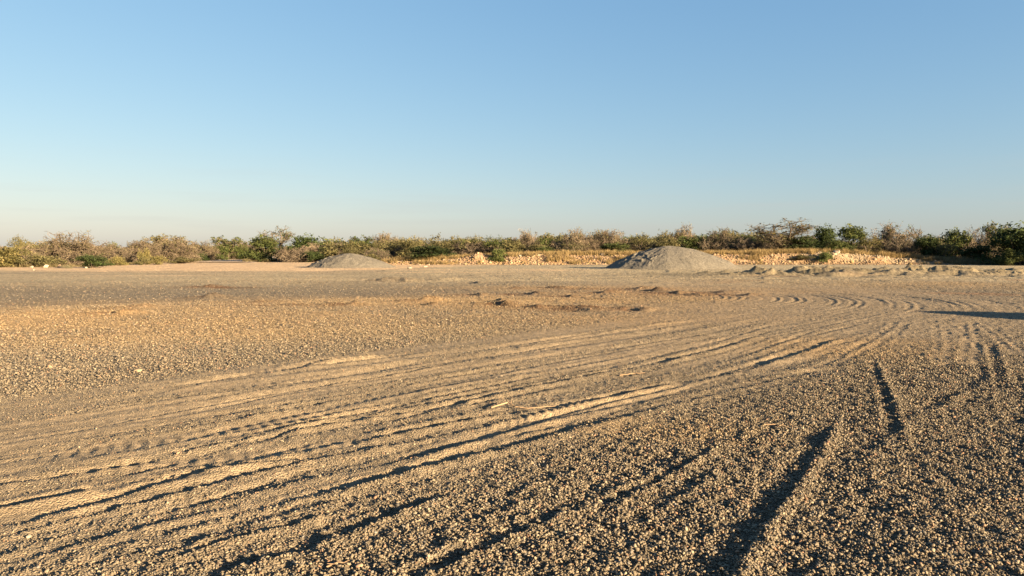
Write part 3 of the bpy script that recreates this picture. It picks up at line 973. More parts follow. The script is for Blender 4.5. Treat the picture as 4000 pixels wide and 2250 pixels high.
rubble_bank('low bank of orange rubble rising to a sandy hump, beside the smaller gravel heap', xat(1470), xat(1962), 150, 1500, 999, heap_extra, 81)
rubble_bank('middle stretch of orange rubble bank left of the larger gravel heap, straw grass on top', xat(1962), xat(2660), 190, 2300, 999, None, 82)
rubble_bank('right stretch of rubble bank with a pale stony crest, sloping down to the right', xat(2660), xat(3950), 280, 3800, xat(3150), None, 83)


# ------------------------------------------------------------------ single rocks
def rock(name, px, py, d, wpx, hpx, mat, label, seed, z=None, group=None, cat='rock', sub=2, cuts=10):
    x, y = (px - CX) / F_PX * d, d
    w, h = wpx / F_PX * d, hpx / F_PX * d
    v, f = stone_shape(seed, sub, cuts=cuts, flat=.9)
    v = v + .05 * np.stack([noise(v[:, 0] * 3, v[:, 1] * 3 + v[:, 2] * 2, seed)] * 3, 1) * v
    v = v / np.abs(v).max(0)
    me = mesh_np(name, v * np.array((w / 2, w * .42, h * .62)), f, 3)
    o = link(name, me, mat)
    zz = gz(x, y) if z is None else z
    o.location = (x, y, zz + h * .36)
    o.rotation_euler = (0, 0, 0.3 * seed)
    return tag(o, label, cat, group)


EDGE = 'loose rocks along the scrub edge'
rock('rock', 124, 1040, 75.5, 15, 9, M_rock_pale, 'rounded pale rock beside the grey shaded gap, leftmost of three at the scrub edge', 11, group=EDGE)
rock('rock', 180, 1040, 76, 20, 13, M_rock_pale, 'pale yellowish slanting boulder, middle of three rocks at the left scrub edge', 12, group=EDGE)
rock('rock', 232, 1040, 76, 19, 13, M_rock_pink, 'pinkish pointed boulder, rightmost of three rocks at the left scrub edge', 13, group=EDGE)
rock('rock', 132, 1055, 64, 7, 6, M_rock_pale, 'small bright white stone on the sandy margin below the leftmost rocks', 14, group=EDGE)
rock('rock', 338, 1047, 72, 10, 6, M_rock_pale, 'small white stone in front of the round dark green bush', 15, group=EDGE)
CREST = 'pale boulders on the bank crest'
rock('boulder', 3266, 982, 97.2, 34, 16, M_rock_pale, 'big pale boulder on the crest of the right rubble bank', 16, group=CREST)
rock('boulder', 3202, 982, 97.2, 17, 12, M_rock_pale, 'smaller pointed pale boulder on the bank crest, left of the big one', 17, group=CREST)
rock('boulder', 2103, 998, 97, 58, 13, M_rock_tan, 'long low tan boulder lying at the straw grass above the middle rubble', 18, group=CREST)
rock('boulder', 2032, 1000, 97, 16, 9, M_rock_pale, 'small pale block on the left end of the middle rubble crest', 19, group=CREST)
rock('boulder', 2352, 996, 97, 30, 12, M_rock_dark, 'dark round lump on the rubble crest left of the larger gravel heap', 20, group=CREST)
rock('boulder', 2990, 988, 97, 30, 8, M_rock_pale, 'flat pale slab on the bank crest right of the larger gravel heap', 21, group=CREST)
YARD = 'pale stones lying on the open yard'
rock('rock', 1598, 1047, 71.5, 22, 7, M_rock_pale, 'flat whitish stone on the grey yard right of the smaller heap', 22, group=YARD)
rock('rock', 1661, 1042, 78, 18, 6, M_rock_pale, 'pale stone on the yard in front of the sandy rubble hump', 23, group=YARD)


def near_stone(px, py, w, h, mat, label, seed):
    x, y = G(px, py)
    z = float(ground_z([x], [y])[0][0])
    d = math.hypot(x, y)
    return rock('stone', px, py, y, w * .85, h * .8, mat, label, seed, z=z - .003, group='odd stones among the near gravel', cat='stone', sub=1, cuts=16)


near_stone(528, 1448, 46, 14, M_rock_tan, 'long flat tan stone in the coarse gravel on the left', 31)
near_stone(182, 1435, 22, 22, M_rock_pink, 'pinkish cobble lying in dark gravel near the left edge', 32)
near_stone(1390, 2225, 42, 26, M_rock_pink, 'orange-pink stone beside the twig at the bottom edge', 33)
near_stone(2795, 1990, 30, 16, M_rock_pale, 'pale flat chip in the gravel left of the deep curved rut', 34)
near_stone(3115, 2095, 26, 22, M_rock_pale, 'pale rounded stone right of the deep curved rut', 35)
near_stone(75, 2098, 30, 15, M_rock_pale, 'pale oblong stone at the lower left edge', 36)
near_stone(3085, 2208, 36, 18, M_rock_tan, 'large tan stone at the bottom right of the curved rut', 37)


# ------------------------------------------------------------------ tubes, leaves
def tubes(name, segs, sides=4):
    """segs: (p0, p1, r0, r1[, shade]) -> one mesh of tapered tubes"""
    A = np.array([s[0] for s in segs], float); B = np.array([s[1] for s in segs], float)
    r0 = np.array([s[2] for s in segs]); r1 = np.array([s[3] for s in segs])
    D = B - A
    D /= np.linalg.norm(D, axis=1)[:, None] + 1e-9
    up = np.where(np.abs(D[:, 2:3]) > .9, np.array([[1., 0, 0]]), np.array([[0, 0, 1.]]))
    U = np.cross(D, up); U /= np.linalg.norm(U, axis=1)[:, None]
    W = np.cross(D, U)
    n = len(segs)
    V = np.zeros((n, 2 * sides, 3))
    for k in range(sides):
        a = 2 * math.pi * k / sides
        o = U * math.cos(a) + W * math.sin(a)
        V[:, k] = A + o * r0[:, None]
        V[:, sides + k] = B + o * r1[:, None]
    base = (np.arange(n) * 2 * sides)[:, None]
    F = [base + np.array([k, (k + 1) % sides, sides + (k + 1) % sides, sides + k]) for k in range(sides)]
    me = mesh_np(name, V.reshape(-1, 3), np.stack(F, 1).reshape(-1, 4), 4, True)
    if len(segs[0]) > 4:
        vattr(me, 'lv', np.repeat(np.array([s[4] for s in segs]), 2 * sides))
    return me


def leaves(name, C, size, g, shade, up=.35):
    """one small two-triangle leaf blade per centre"""
    n = len(C)
    nrm = g.normal(size=(n, 3)); nrm[:, 2] = np.abs(nrm[:, 2]) + up
    nrm /= np.linalg.norm(nrm, axis=1)[:, None]
    t = g.normal(size=(n, 3))
    t -= nrm * np.sum(t * nrm, 1)[:, None]; t /= np.linalg.norm(t, axis=1)[:, None]
    b = np.cross(nrm, t)
    s = size * np.exp(g.normal(0, .3, n))
    l, w = (t * s[:, None]), (b * (s * .42)[:, None])
    V = np.stack([C - l, C + w + nrm * (s * .08)[:, None], C + l, C - w + nrm * (s * .08)[:, None]], 1).reshape(-1, 3)
    F = np.arange(4 * n).reshape(n, 4)
    me = mesh_np(name, V, F, 4)
    vattr(me, 'lv', np.repeat(np.clip(shade, 0, 1), 4))
    return me


def limb(segs, p, d, length, r0, g, bend=.25, n=5, droop=0.0, shade=None, r1=None):
    p = np.array(p, float); d = np.array(d, float); d /= np.linalg.norm(d)
    path = [p]
    r1 = r0 * .35 if r1 is None else r1
    for k in range(n):
        d = d + g.normal(0, bend, 3) / n ** .5 + np.array((0, 0, -droop / n))
        d /= np.linalg.norm(d)
        q = p + d * length / n
        if q[2] < .05: q[2] = .05
        ra, rb = r0 + (r1 - r0) * k / n, r0 + (r1 - r0) * (k + 1) / n
        segs.append((p, q, ra, rb) if shade is None else (p, q, ra, rb, shade))
        p = q
        path.append(p)
    return path, d


def leafy(seed, w=5.0, h=3.6, nleaf=5200, leaf=.13, lobes=16, base=.12, spray=.25, squat=1.0):
    """a leafy bush: limbs to every leaf mass, uneven outline with stray shoots"""
    g = np.random.default_rng(seed)
    segs, cents, shade = [], [], []
    L = []
    for k in range(lobes):
        a = g.uniform(0, 6.28)
        q = g.uniform(0, 1) ** .6
        zz = g.uniform(base, 1.0)
        lim = math.sqrt(max(.05, 1 - ((zz - .30) / .75) ** 2)) if zz > .3 else 1
        x, y = .40 * w * q * lim * math.cos(a), .40 * w * q * lim * math.sin(a)
        rad = g.uniform(.13, .23) * min(w, h * 1.5)
        z = np.clip(zz * h, rad * .5, h - rad * .75)
        L.append((x, y, z, rad))
        d = np.array((x, y, z * 1.0 + .1)); ln = np.linalg.norm(d)
        p0 = g.normal(0, .07 * w / 5, 3); p0[2] = -.1
        limb(segs, p0, d + g.normal(0, .15, 3), ln * .95, .022 * h, g, .18, 5)
    wt = np.array([l[3] ** 2 for l in L]); wt /= wt.sum()
    ncl = nleaf // 9
    for k in g.choice(len(L), ncl, p=wt):
        x, y, z, rad = L[k]
        d = g.normal(size=3); d /= np.linalg.norm(d)
        if d[2] < -.3: d[2] *= .4
        rr = rad * (g.uniform(.45, 1.0) ** .5) * (1 + (g.uniform() < .12) * spray * g.uniform(.3, 1.4))
        c = np.array((x, y, z)) + d * rr * np.array((1.12, 1.12, .88 * squat))
        if c[2] < .08: continue
        m = 9
        sp = leaf * 1.5
        pts = c + g.normal(0, sp, (m, 3)) * np.array((1, 1, .8))
        cents.append(pts)
        tone = .45 + g.normal(0, .17)
        shade.append(tone + g.normal(0, .10, m))
    # loose shoots above the outline
    for k in range(int(lobes * 1.1)):
        x, y, z, rad = L[int(g.integers(0, len(L)))]
        d = np.array((g.normal(0, .5), g.normal(0, .5), 1.0))
        path, _ = limb(segs, (x, y, z + rad * .3), d, rad * g.uniform(.8, 1.5), .010 * h / 3, g, .3, 4)
        for p in path[2:]:
            m = 6
            cents.append(p + g.normal(0, leaf * 1.1, (m, 3)))
            shade.append(.6 + g.normal(0, .15, m))
    C = np.concatenate(cents); sh = np.concatenate(shade)
    C[:, 2] = np.maximum(C[:, 2], .03)
    return {'trunk': tubes('trunk', segs, 5), 'crown': leaves('crown', C, leaf, g, sh), 'w': w, 'h': h}


def thorny(seed, w=7.0, h=3.6, nb=58, leafn=500, leaf=.08, droop=.9, twig=.015):
    """a leafless thorn bush: arching stems that branch into a dense dome of fine twigs"""
    g = np.random.default_rng(seed)
    stems, tw, cents = [], [], []
    for k in range(nb):
        a = g.uniform(0, 6.28)
        el = g.uniform(.25, 1.35)
        d = np.array((math.cos(a) * math.cos(el), math.sin(a) * math.cos(el), math.sin(el)))
        reach = 1 / math.sqrt((math.cos(el) / (.5 * w)) ** 2 + (math.sin(el) / h) ** 2)
        p0 = np.array((g.normal(0, .06 * w), g.normal(0, .06 * w), -.05))
        path, dd = limb(stems, p0, d, reach * g.uniform(.72, .98), .05 * g.uniform(.5, 1.1), g, .28, 6, droop * .35, r1=.014)
        for j in range(2, len(path)):
            for q in range(3):
                d2 = (path[j] - path[j - 1]); d2 /= np.linalg.norm(d2)
                d2 = d2 * .6 + g.normal(0, .65, 3) + np.array((0, 0, .25))
                sh = np.clip(.5 + g.normal(0, .22), 0, 1)
                pth, _ = limb(tw, path[j], d2, g.uniform(.5, 1.25) * h / 3.6, twig * 1.7, g, .5, 4, droop * .8, sh, r1=twig)
                for s in range(1, len(pth)):
                    for z in range(3):
                        d3 = g.normal(0, 1, 3) + np.array((0, 0, .1))
                        q3, _ = limb(tw, pth[s], d3, g.uniform(.22, .6) * h / 3.6, twig * 1.1, g, .5, 2, droop * .5, np.clip(sh + g.normal(0, .15), 0, 1), r1=twig * .6)
                        if g.uniform() < .35: cents.append(q3[-1])
    out = {'trunk': tubes('trunk', stems, 5), 'crown': tubes('crown', tw, 3), 'w': w, 'h': h}
    if leafn and cents:
        C = np.array(cents)
        # leaves stay on the upper side of one flank
        k = g.choice(len(C), min(leafn, len(C)), replace=False, p=(lambda q: q / q.sum())(np.exp(C[:, 2] * .8 - .25 * C[:, 0])))
        C = np.repeat(C[k], 4, 0) + g.normal(0, .10, (len(k) * 4, 3))
        out['leaves'] = leaves('leaves', C, leaf, g, .5 + g.normal(0, .2, len(C)))
    return out


def tree(seed, w=6.0, h=6.0, trunk_h=1.8, nleaf=1600, leaf=.10, flat=.45, twigs=True, r=.16):
    """a thorn tree: bent trunk, spreading limbs, thin umbrella of twigs with sparse leaves"""
    g = np.random.default_rng(seed)
    st, tw, tips = [], [], []
    path, d = limb(st, (0, 0, -.1), (g.normal(0, .15), g.normal(0, .15), 1), trunk_h, r, g, .22, 5, r1=r * .75)
    top = path[-1]
    for k in range(7):
        a = k * 0.9 + g.uniform(-.3, .3)
        el = g.uniform(.35, 1.4)
        d = np.array((math.cos(a) * math.cos(el), math.sin(a) * math.cos(el), math.sin(el)))
        reach = 1 / math.sqrt((math.cos(el) / (.48 * w)) ** 2 + (math.sin(el) / (h - trunk_h)) ** 2)
        p1, _ = limb(st, top if k % 2 else path[-2], d, reach * .72, r * .5, g, .3, 6, -.1, r1=.03)
        for j in range(2, 7):
            for q in range(2):
                d2 = d * .5 + g.normal(0, .6, 3) + np.array((0, 0, flat * .5))
                p2, _ = limb(st, p1[j], d2, g.uniform(.5, 1.1) * w / 6, .028, g, .4, 4, .15, r1=.012)
                for s in range(1, 5):
                    for z in range(4):
                        p3, _ = limb(tw, p2[s], g.normal(0, 1, 3) + np.array((0, 0, .3)), g.uniform(.25, .6) * w / 6, .013, g, .5, 3, .3,
                                     np.clip(.5 + g.normal(0, .22), 0, 1), r1=.007)
                        tips += p3[1:]
    C = np.array(tips)
    k = g.choice(len(C), min(nleaf // 4, len(C)), replace=False)
    C2 = np.repeat(C[k], 4, 0) + g.normal(0, .09, (len(k) * 4, 3))
    out = {'trunk': tubes('trunk', st, 6), 'w': w, 'h': h, 'twigs': tubes('twigs', tw, 3)}
    if nleaf: out['crown'] = leaves('crown', C2, leaf, g, .5 + g.normal(0, .2, len(C2)))
    return out


def snag(seed, h=4.0):
    g = np.random.default_rng(seed)
    st, tw = [], []
    path, d = limb(st, (0, 0, -.1), (g.normal(0, .1), g.normal(0, .1), 1), h * .8, .06, g, .22, 8, r1=.02)
    for j in range(4, 9):
        for q in range(3):
            p2, _ = limb(st, path[j], g.normal(0, .7, 3) + np.array((0, 0, .7)), h * g.uniform(.12, .26), .018, g, .4, 4, r1=.008)
            for s in range(1, 5):
                limb(tw, p2[s], g.normal(0, 1, 3) + np.array((0, 0, .4)), h * g.uniform(.05, .1), .009, g, .5, 2, 0, .7, r1=.005)
    return {'trunk': tubes('trunk', st, 5), 'twigs': tubes('twigs', tw, 3), 'w': h * .4, 'h': h}


def paddle(seed, h=4.0):
    """a stiff upright many-armed plant"""
    g = np.random.default_rng(seed)
    st, C, sh = [], [], []
    path, d = limb(st, (0, 0, -.1), (0, 0, 1), h * .55, .09, g, .1, 4, r1=.06)
    for k in range(9):
        a = g.uniform(0, 6.28)
        d = np.array((math.cos(a) * .7, math.sin(a) * .7, 1.0))
        p2, _ = limb(st, path[1 + k % 4], d, h * g.uniform(.3, .5), .05, g, .2, 5, -.4, r1=.03)
        for p in p2[1:]:
            C.append(p + g.normal(0, .14, (14, 3))); sh.append(.55 + g.normal(0, .15, 14))
    return {'trunk': tubes('trunk', st, 6), 'crown': leaves('crown', np.concatenate(C), .13, g, np.concatenate(sh)), 'w': h * .6, 'h': h}


PROTO = {
    'leafy': [leafy(21), leafy(22, lobes=20), leafy(23, w=5.5, lobes=13, spray=.4), leafy(24, lobes=18, spray=.35)],
    'low': [leafy(31, w=4.6, h=2.0, nleaf=4200, lobes=18, base=.15, leaf=.10), leafy(32, w=4.6, h=2.2, nleaf=4200, lobes=14, leaf=.10, base=.1)],
    'round': [leafy(35, w=3.4, h=2.3, nleaf=5200, lobes=20, leaf=.085, spray=.15)],
    'open': [leafy(41, w=5.2, h=4.2, nleaf=3000, leaf=.10, lobes=14, spray=.7), leafy(42, w=5.2, h=4.0, nleaf=2700, leaf=.10, lobes=17, spray=.8), leafy(43, w=5.4, h=4.2, nleaf=2500, leaf=.095, lobes=15, spray=.8)],
    'thorn': [thorny(51), thorny(52, droop=.6), thorny(53, w=6, h=3.8, nb=50), thorny(54, w=6.5, h=3.4, droop=1.1)],
    'acacia': [tree(61, w=6.2, h=5.6, nleaf=1300, trunk_h=1.3, flat=.1), tree(62, w=6, h=5.0, trunk_h=1.4, nleaf=3200)],
    'bare': [tree(63, w=5.5, h=5.0, trunk_h=1.2, nleaf=350)],
    'snag': [snag(71), snag(72)],
    'paddle': [paddle(75)],
}
def stats():
    for k, v in PROTO.items():
        for p in v:
            print(k, {n: len(m.polygons) for n, m in p.items() if hasattr(m, 'polygons')}, [round(max(abs(c.co[i]) for c in p['trunk'].vertices), 2) for i in range(3)])
stats()
_variants = {}


def coloured(me, mat, tagname):
    k = (me.name, mat.name)
    if k not in _variants:
        c = me.copy()
        c.materials.clear(); c.materials.append(mat)
        _variants[k] = c
    return _variants[k]


def extent(p):
    vs = []
    for n in ('crown', 'twigs', 'trunk'):
        if n in p:
            a = np.zeros(len(p[n].vertices) * 3, np.float32)
            p[n].vertices.foreach_get('co', a)
            vs.append(a.reshape(-1, 3))
    a = np.concatenate(vs)
    lo, hi = np.percentile(a, 1, axis=0), np.percentile(a, 99, axis=0)
    return max(hi[0] - lo[0], hi[1] - lo[1]) * .97, np.percentile(a[:, 2], 99.3)


EXT = {k: [extent(p) for p in v] for k, v in PROTO.items()}
KINDNAME = {'leafy': 'leafy_bush', 'low': 'low_bush', 'round': 'round_bush', 'open': 'open_bush', 'thorn': 'thorn_bush', 'acacia': 'thorn_tree', 'bare': 'bare_tree', 'snag': 'dead_sapling', 'paddle': 'candelabra_plant'}
CAT = {'leafy': 'bush', 'low': 'bush', 'round': 'bush', 'open': 'bush', 'thorn': 'bush', 'acacia': 'tree', 'bare': 'tree', 'snag': 'dead tree', 'paddle': 'plant'}


def plant(kind, colr, px0, px1, top, d, label, group=None, var=None, rot=None, leafcol=None):
    cxp = (px0 + px1) / 2
    x, y = (cxp - CX) / F_PX * d, d
    zb = gz(x, y) - .03
    h = CAM_H + (HORIZON - top) / F_PX * d - zb
    w = (px1 - px0) / F_PX * d
    v = random.randrange(len(PROTO[kind])) if var is None else var
    p = PROTO[kind][v]
    ew, eh = EXT[kind][v]
    root = empty(KINDNAME[kind], (x, y, zb))
    root.rotation_euler = (0, 0, random.uniform(0, 6.28) if rot is None else rot)
    sxy = w / ew
    root.scale = (sxy, sxy, max(.3, h) / eh)
    tag(root, label, CAT[kind], group)
    mats = {'trunk': M_bark}
    if kind == 'thorn':
        mats['crown'] = M_twig[colr]; mats['leaves'] = M_leaf[leafcol or 'olive']
    elif kind in ('acacia', 'bare', 'snag'):
        mats['twigs'] = M_twig['brown']; mats['crown'] = M_leaf[leafcol or colr] if colr in M_leaf else M_leaf['olive']
        if kind in ('bare', 'snag'): mats['trunk'] = M_twig['grey'] if False else M_bark
    else:
        mats['crown'] = M_leaf[colr]
    for part in ('trunk', 'crown', 'twigs', 'leaves'):
        if part in p:
            link(part, coloured(p[part], mats[part], part), None, root)
    return root


LE = 'bushes of the scrub left of the sandy track'
MI = 'bushes of the thicket behind the heaps'
RI = 'bushes and trees of the thicket on the right'
# --- scrub left of the track (photograph pixels: left edge, right edge, top; then metres away)
plant('leafy', 'yellow', -60, 96, 968, 79, 'dense yellow-green bush at the far left edge of the yard', LE, 0)
plant('bare', 'olive', -60, 20, 905, 92, 'bare pale tree cut by the left border of the picture', LE, 0)
plant('open', 'yellow', 52, 152, 948, 88, 'yellow-green bush between the leftmost dense bush and the big dry dome', LE, 0)
plant('thorn', 'brown', 118, 412, 927, 88, 'big dome of leafless brown thorn twigs above the three rocks', LE, 0, 2.0)
plant('snag', 'brown', 190, 262, 903, 92, 'left one of two thin dead saplings sticking out of the big dry dome', LE, 0, .5)
plant('snag', 'brown', 255, 320, 900, 92, 'right one of two thin dead saplings sticking out of the big dry dome', LE, 1, 2.5)
plant('low', 'olive', 92, 222, 996, 79, 'low olive bush behind the three rocks under the big dry dome', LE, 0)
plant('low', 'grey', 246, 284, 1036, 72, 'small grey-green weed beside the pinkish boulder', LE, 1)
plant('round', 'dark', 305, 413, 995, 73, 'round dark green bush standing alone at the scrub edge', LE, 0)
plant('open', 'green', 398, 470, 949, 104, 'small green tree between the two big dry thorn domes', LE, 1)
plant('thorn', 'grey', 392, 520, 962, 100, 'greyish dry bush right behind the round dark green bush', LE, 1)
plant('thorn', 'brown', 478, 640, 946, 108, 'dry brown thorn bush, left half of the second big dome', LE, 2)
plant('thorn', 'brown', 585, 775, 938, 112, 'dry brown thorn bush, right half of the second big dome', LE, 3)
plant('acacia', 'olive', 560, 700, 922, 120, 'flat-topped sparse thorn tree rising behind the second dry dome', LE, 1)
plant('low', 'yellow', 549, 602, 972, 97, 'small bright yellow-green shrub in front of the second dry dome', LE, 1)
plant('low', 'yellow', 430, 500, 1002, 88, 'low yellowish bush in the grass right of the round dark bush', LE, 0)
plant('low', 'olive', 530, 585, 1003, 92, 'low olive bush in the grass before the second dry dome', LE, 1)
plant('low', 'yellow', 575, 650, 1000, 95, 'low bright bush nearest the sandy track in the left grass', LE, 0)
plant('low', 'olive', 655, 760, 1004, 104, 'low spreading olive bush where the left grass meets the track', LE, 1)
plant('low', 'dark', 752, 822, 988, 128, 'dark bush at the left side of the track mouth', LE, 0)
plant('thorn', 'brown', 748, 848, 952, 140, 'dry brown bush behind the dark bush at the track mouth', LE, 0)
plant('acacia', 'green', 828, 948, 928, 150, 'wide flat-topped green tree beyond the track mouth', LE, 1)
plant('leafy', 'green', 838, 900, 962, 146, 'green bush under the flat-topped tree beyond the track', LE, 2)
plant('leafy', 'green', 898, 985, 962, 150, 'green bush on the far side of the bend in the track', LE, 1)
plant('thorn', 'brown', 690, 800, 956, 165, 'pale dry bush far back over the right flank of the second dome', LE, 1)
plant('thorn', 'grey', 930, 1030, 948, 175, 'far dry bush showing just left of the big green bush', LE, 2)
# --- thicket between the track and the rubble
plant('leafy', 'green', 962, 1100, 926, 122, 'big green bush at the right side of the sandy track mouth', MI, 2)
plant('acacia', 'green', 1020, 1140, 890, 126, 'tall sparse tree rising out of the big green bush by the track', MI, 0)
plant('leafy', 'dark', 1085, 1180, 958, 119, 'rounded dark green bush below the tall sparse tree', MI, 1)
plant('leafy', 'dark', 1130, 1262, 923, 124, 'tall dark green bush left behind the smaller gravel heap', MI, 3)
plant('low', 'dark', 1178, 1265, 982, 116, 'dark low bush at the left foot of the smaller heap', MI, 0)
plant('paddle', 'green', 1258, 1316, 928, 122, 'pale green spiky plant above the left slope of the smaller heap', MI, 0)
plant('leafy', 'olive', 1246, 1350, 952, 118, 'olive bush directly above the peak of the smaller heap', MI, 0)
plant('acacia', 'dark', 1358, 1462, 926, 124, 'dark flat-topped tree behind the smaller gravel heap', MI, 1)
plant('thorn', 'brown', 1440, 1560, 922, 126, 'pale dry thorn bush right of the dark flat-topped tree', MI, 2)
plant('bare', 'olive', 1500, 1570, 912, 130, 'wispy bare tree top showing over the pale dry thorn bush', MI, 0)
plant('open', 'olive', 1335, 1440, 968, 112, 'olive bush right behind the smaller heap under the dark tree', MI, 1)
plant('thorn', 'grey', 1410, 1520, 974, 111, 'grey twiggy bush beyond the right slope of the smaller heap', MI, 3, leafcol='green')
plant('low', 'olive', 1395, 1500, 992, 106, 'low olive bush behind the left tip of the rubble', MI, 1)
plant('open', 'olive', 1500, 1630, 934, 122, 'olive bush behind the straw patch left of the broad dark bush', MI, 2)
plant('thorn', 'brown', 1590, 1690, 938, 124, 'brownish dry bush rising behind the broad dark bush', MI, 0)
plant('leafy', 'dark', 1590, 1775, 962, 99.5, 'broad dark green bush just behind the orange rubble line', MI, 0)
plant('low', 'green', 1730, 1790, 988, 103, 'small green bush on the right shoulder of the broad dark bush', MI, 1)
plant('open', 'olive', 1654, 1800, 920, 118, 'tall olive bush above the broad dark green bush', MI, 0)
plant('open', 'olive', 1790, 1905, 924, 116, 'tall olive bush over the sandy rubble hump', MI, 1)
plant('open', 'green', 1880, 1990, 922, 114, 'greenish open bush right of the sandy rubble hump', MI, 2)
plant('round', 'green', 1912, 1972, 972, 95.6, 'green bush growing in the gap between the hump and the middle rubble', MI, 0)
plant('leafy', 'olive', 1955, 2050, 938, 110, 'olive bush above the left end of the middle rubble', MI, 1)
plant('thorn', 'brown', 2000, 2110, 912, 116, 'pale dry thorn bush above the middle rubble, left part', MI, 1)
plant('leafy', 'olive', 2060, 2130, 955, 109, 'small olive bush behind the long tan boulder', MI, 2)
plant('paddle', 'green', 2112, 2152, 912, 112, 'dark green upright plant sticking out of the scrub above the rubble', MI, 0, 1.0)
plant('leafy', 'green', 2085, 2175, 965, 107, 'green bush at the foot of the upright dark plant', MI, 3)
plant('thorn', 'brown', 2155, 2325, 910, 112, 'wide dry brown thorn bush over the middle rubble', MI, 0, 1.0)
plant('acacia', 'dark', 2225, 2280, 900, 120, 'small green treetop poking above the wide dry thorn bush', MI, 0)
plant('thorn', 'brown', 2300, 2450, 906, 113, 'dry brown thorn bush second from the larger heap', MI, 2, 4.0)
plant('open', 'olive', 2190, 2300, 946, 106, 'olive scrub bush in front of the wide dry thorn bush', MI, 0)
plant('leafy', 'green', 2330, 2480, 950, 105, 'green leafy bush left above the larger gravel heap', MI, 2)
plant('open', 'olive', 2440, 2570, 916, 113, 'olive bush behind the left shoulder of the larger heap', MI, 1)
plant('open', 'olive', 2540, 2645, 902, 115, 'green-brown bush directly above the peak of the larger heap', MI, 2)
plant('thorn', 'brown', 2630, 2730, 893, 115, 'pale dry bush on the skyline right of the larger heap peak', MI, 3)
plant('leafy', 'olive', 2560, 2650, 935, 106, 'olive leafy bush close behind the top of the larger heap', MI, 0)
plant('leafy', 'green', 2640, 2745, 922, 107, 'green bush behind the right shoulder of the larger heap', MI, 1)
# --- right
plant('thorn', 'grey', 2725, 2850, 914, 106, 'dark grey twiggy bush right behind the larger heap', RI, 0, leafcol='dark')
plant('bare', 'olive', 2800, 2900, 892, 112, 'bare tree above the dark grey bushes right of the larger heap', RI, 0)
plant('leafy', 'dark', 2860, 2950, 920, 110, 'dark leafy bush under the bare tree right of the larger heap', RI, 3)
plant('thorn', 'grey', 2840, 2975, 930, 105, 'low dark grey twiggy bush left of the tall thorn tree', RI, 2, leafcol='dark')
plant('acacia', 'olive', 2935, 3160, 862, 102, 'tall spreading thorn tree with a visible trunk above the bank', RI, 0, .6)
plant('thorn', 'brown', 2990, 3110, 922, 108, 'brown dry bush behind the trunk of the tall thorn tree', RI, 1)
plant('leafy', 'dark', 3070, 3200, 922, 101, 'dark green bush right of the thorn tree trunk', RI, 1)
plant('leafy', 'dark', 3170, 3270, 887, 105, 'dark green tree-like bush above the small bank boulder', RI, 3)
plant('leafy', 'green', 3215, 3320, 938, 100, 'green bush behind the big pale boulder', RI, 0)
plant('leafy', 'green', 3255, 3390, 885, 106, 'tall green bush right of the dark tree-like bush', RI, 2)
plant('open', 'yellow', 3330, 3450, 925, 101, 'yellowish bush right of the big pale boulder', RI, 1)
plant('thorn', 'brown', 3395, 3575, 890, 106, 'rounded dry brown bush on the right skyline', RI, 1, leafcol='green')
plant('thorn', 'grey', 3430, 3560, 940, 101, 'grey twiggy bush below the rounded dry brown bush', RI, 3, leafcol='dark')
plant('bare', 'olive', 3560, 3690, 896, 108, 'bare tree right of the rounded dry brown bush', RI, 0)
plant('leafy', 'dark', 3560, 3680, 925, 102, 'dark bush below the bare tree, half in shade', RI, 2)
plant('leafy', 'green', 3670, 3785, 900, 105, 'green-topped bush in the shaded right thicket', RI, 0)
plant('open', 'olive', 3640, 3730, 945, 100, 'dull olive bush where the bank slopes down', RI, 2)
plant('thorn', 'grey', 3740, 3870, 908, 104, 'grey dry bush left of the high-crowned tree at right', RI, 0)
plant('acacia', 'green', 3830, 3910, 876, 104, 'high-crowned small green tree near the right edge', RI, 1)
plant('leafy', 'dark', 3760, 3890, 958, 98, 'dark shaded bush at the foot of the high-crowned tree', RI, 1)
plant('leafy', 'dark', 3868, 4080, 884, 92, 'very dark green dense bush at the right edge', RI, 3)
plant('low', 'green', 3890, 3990, 975, 88, 'low green bush in front of the very dark bush at right', RI, 1)
plant('low', 'green', 3180, 3255, 985, 94.6, 'small green bush growing on the face of the right rubble bank', RI, 0)
plant('low', 'olive', 3085, 3165, 995, 95.2, 'flat olive weeds on the right rubble bank below the crest', RI, 1)
# --- trees past the right border, whose shade falls on the thicket
plant('leafy', 'dark', 4085, 4330, 860, 90, 'dark tree past the right border shading the thicket', RI, 0)
plant('leafy', 'dark', 4330, 4600, 850, 84, 'dark tree next but one past the right border', RI, 1)
plant('leafy', 'dark', 4620, 4950, 840, 80, 'dark tree farthest past the right border', RI, 2)

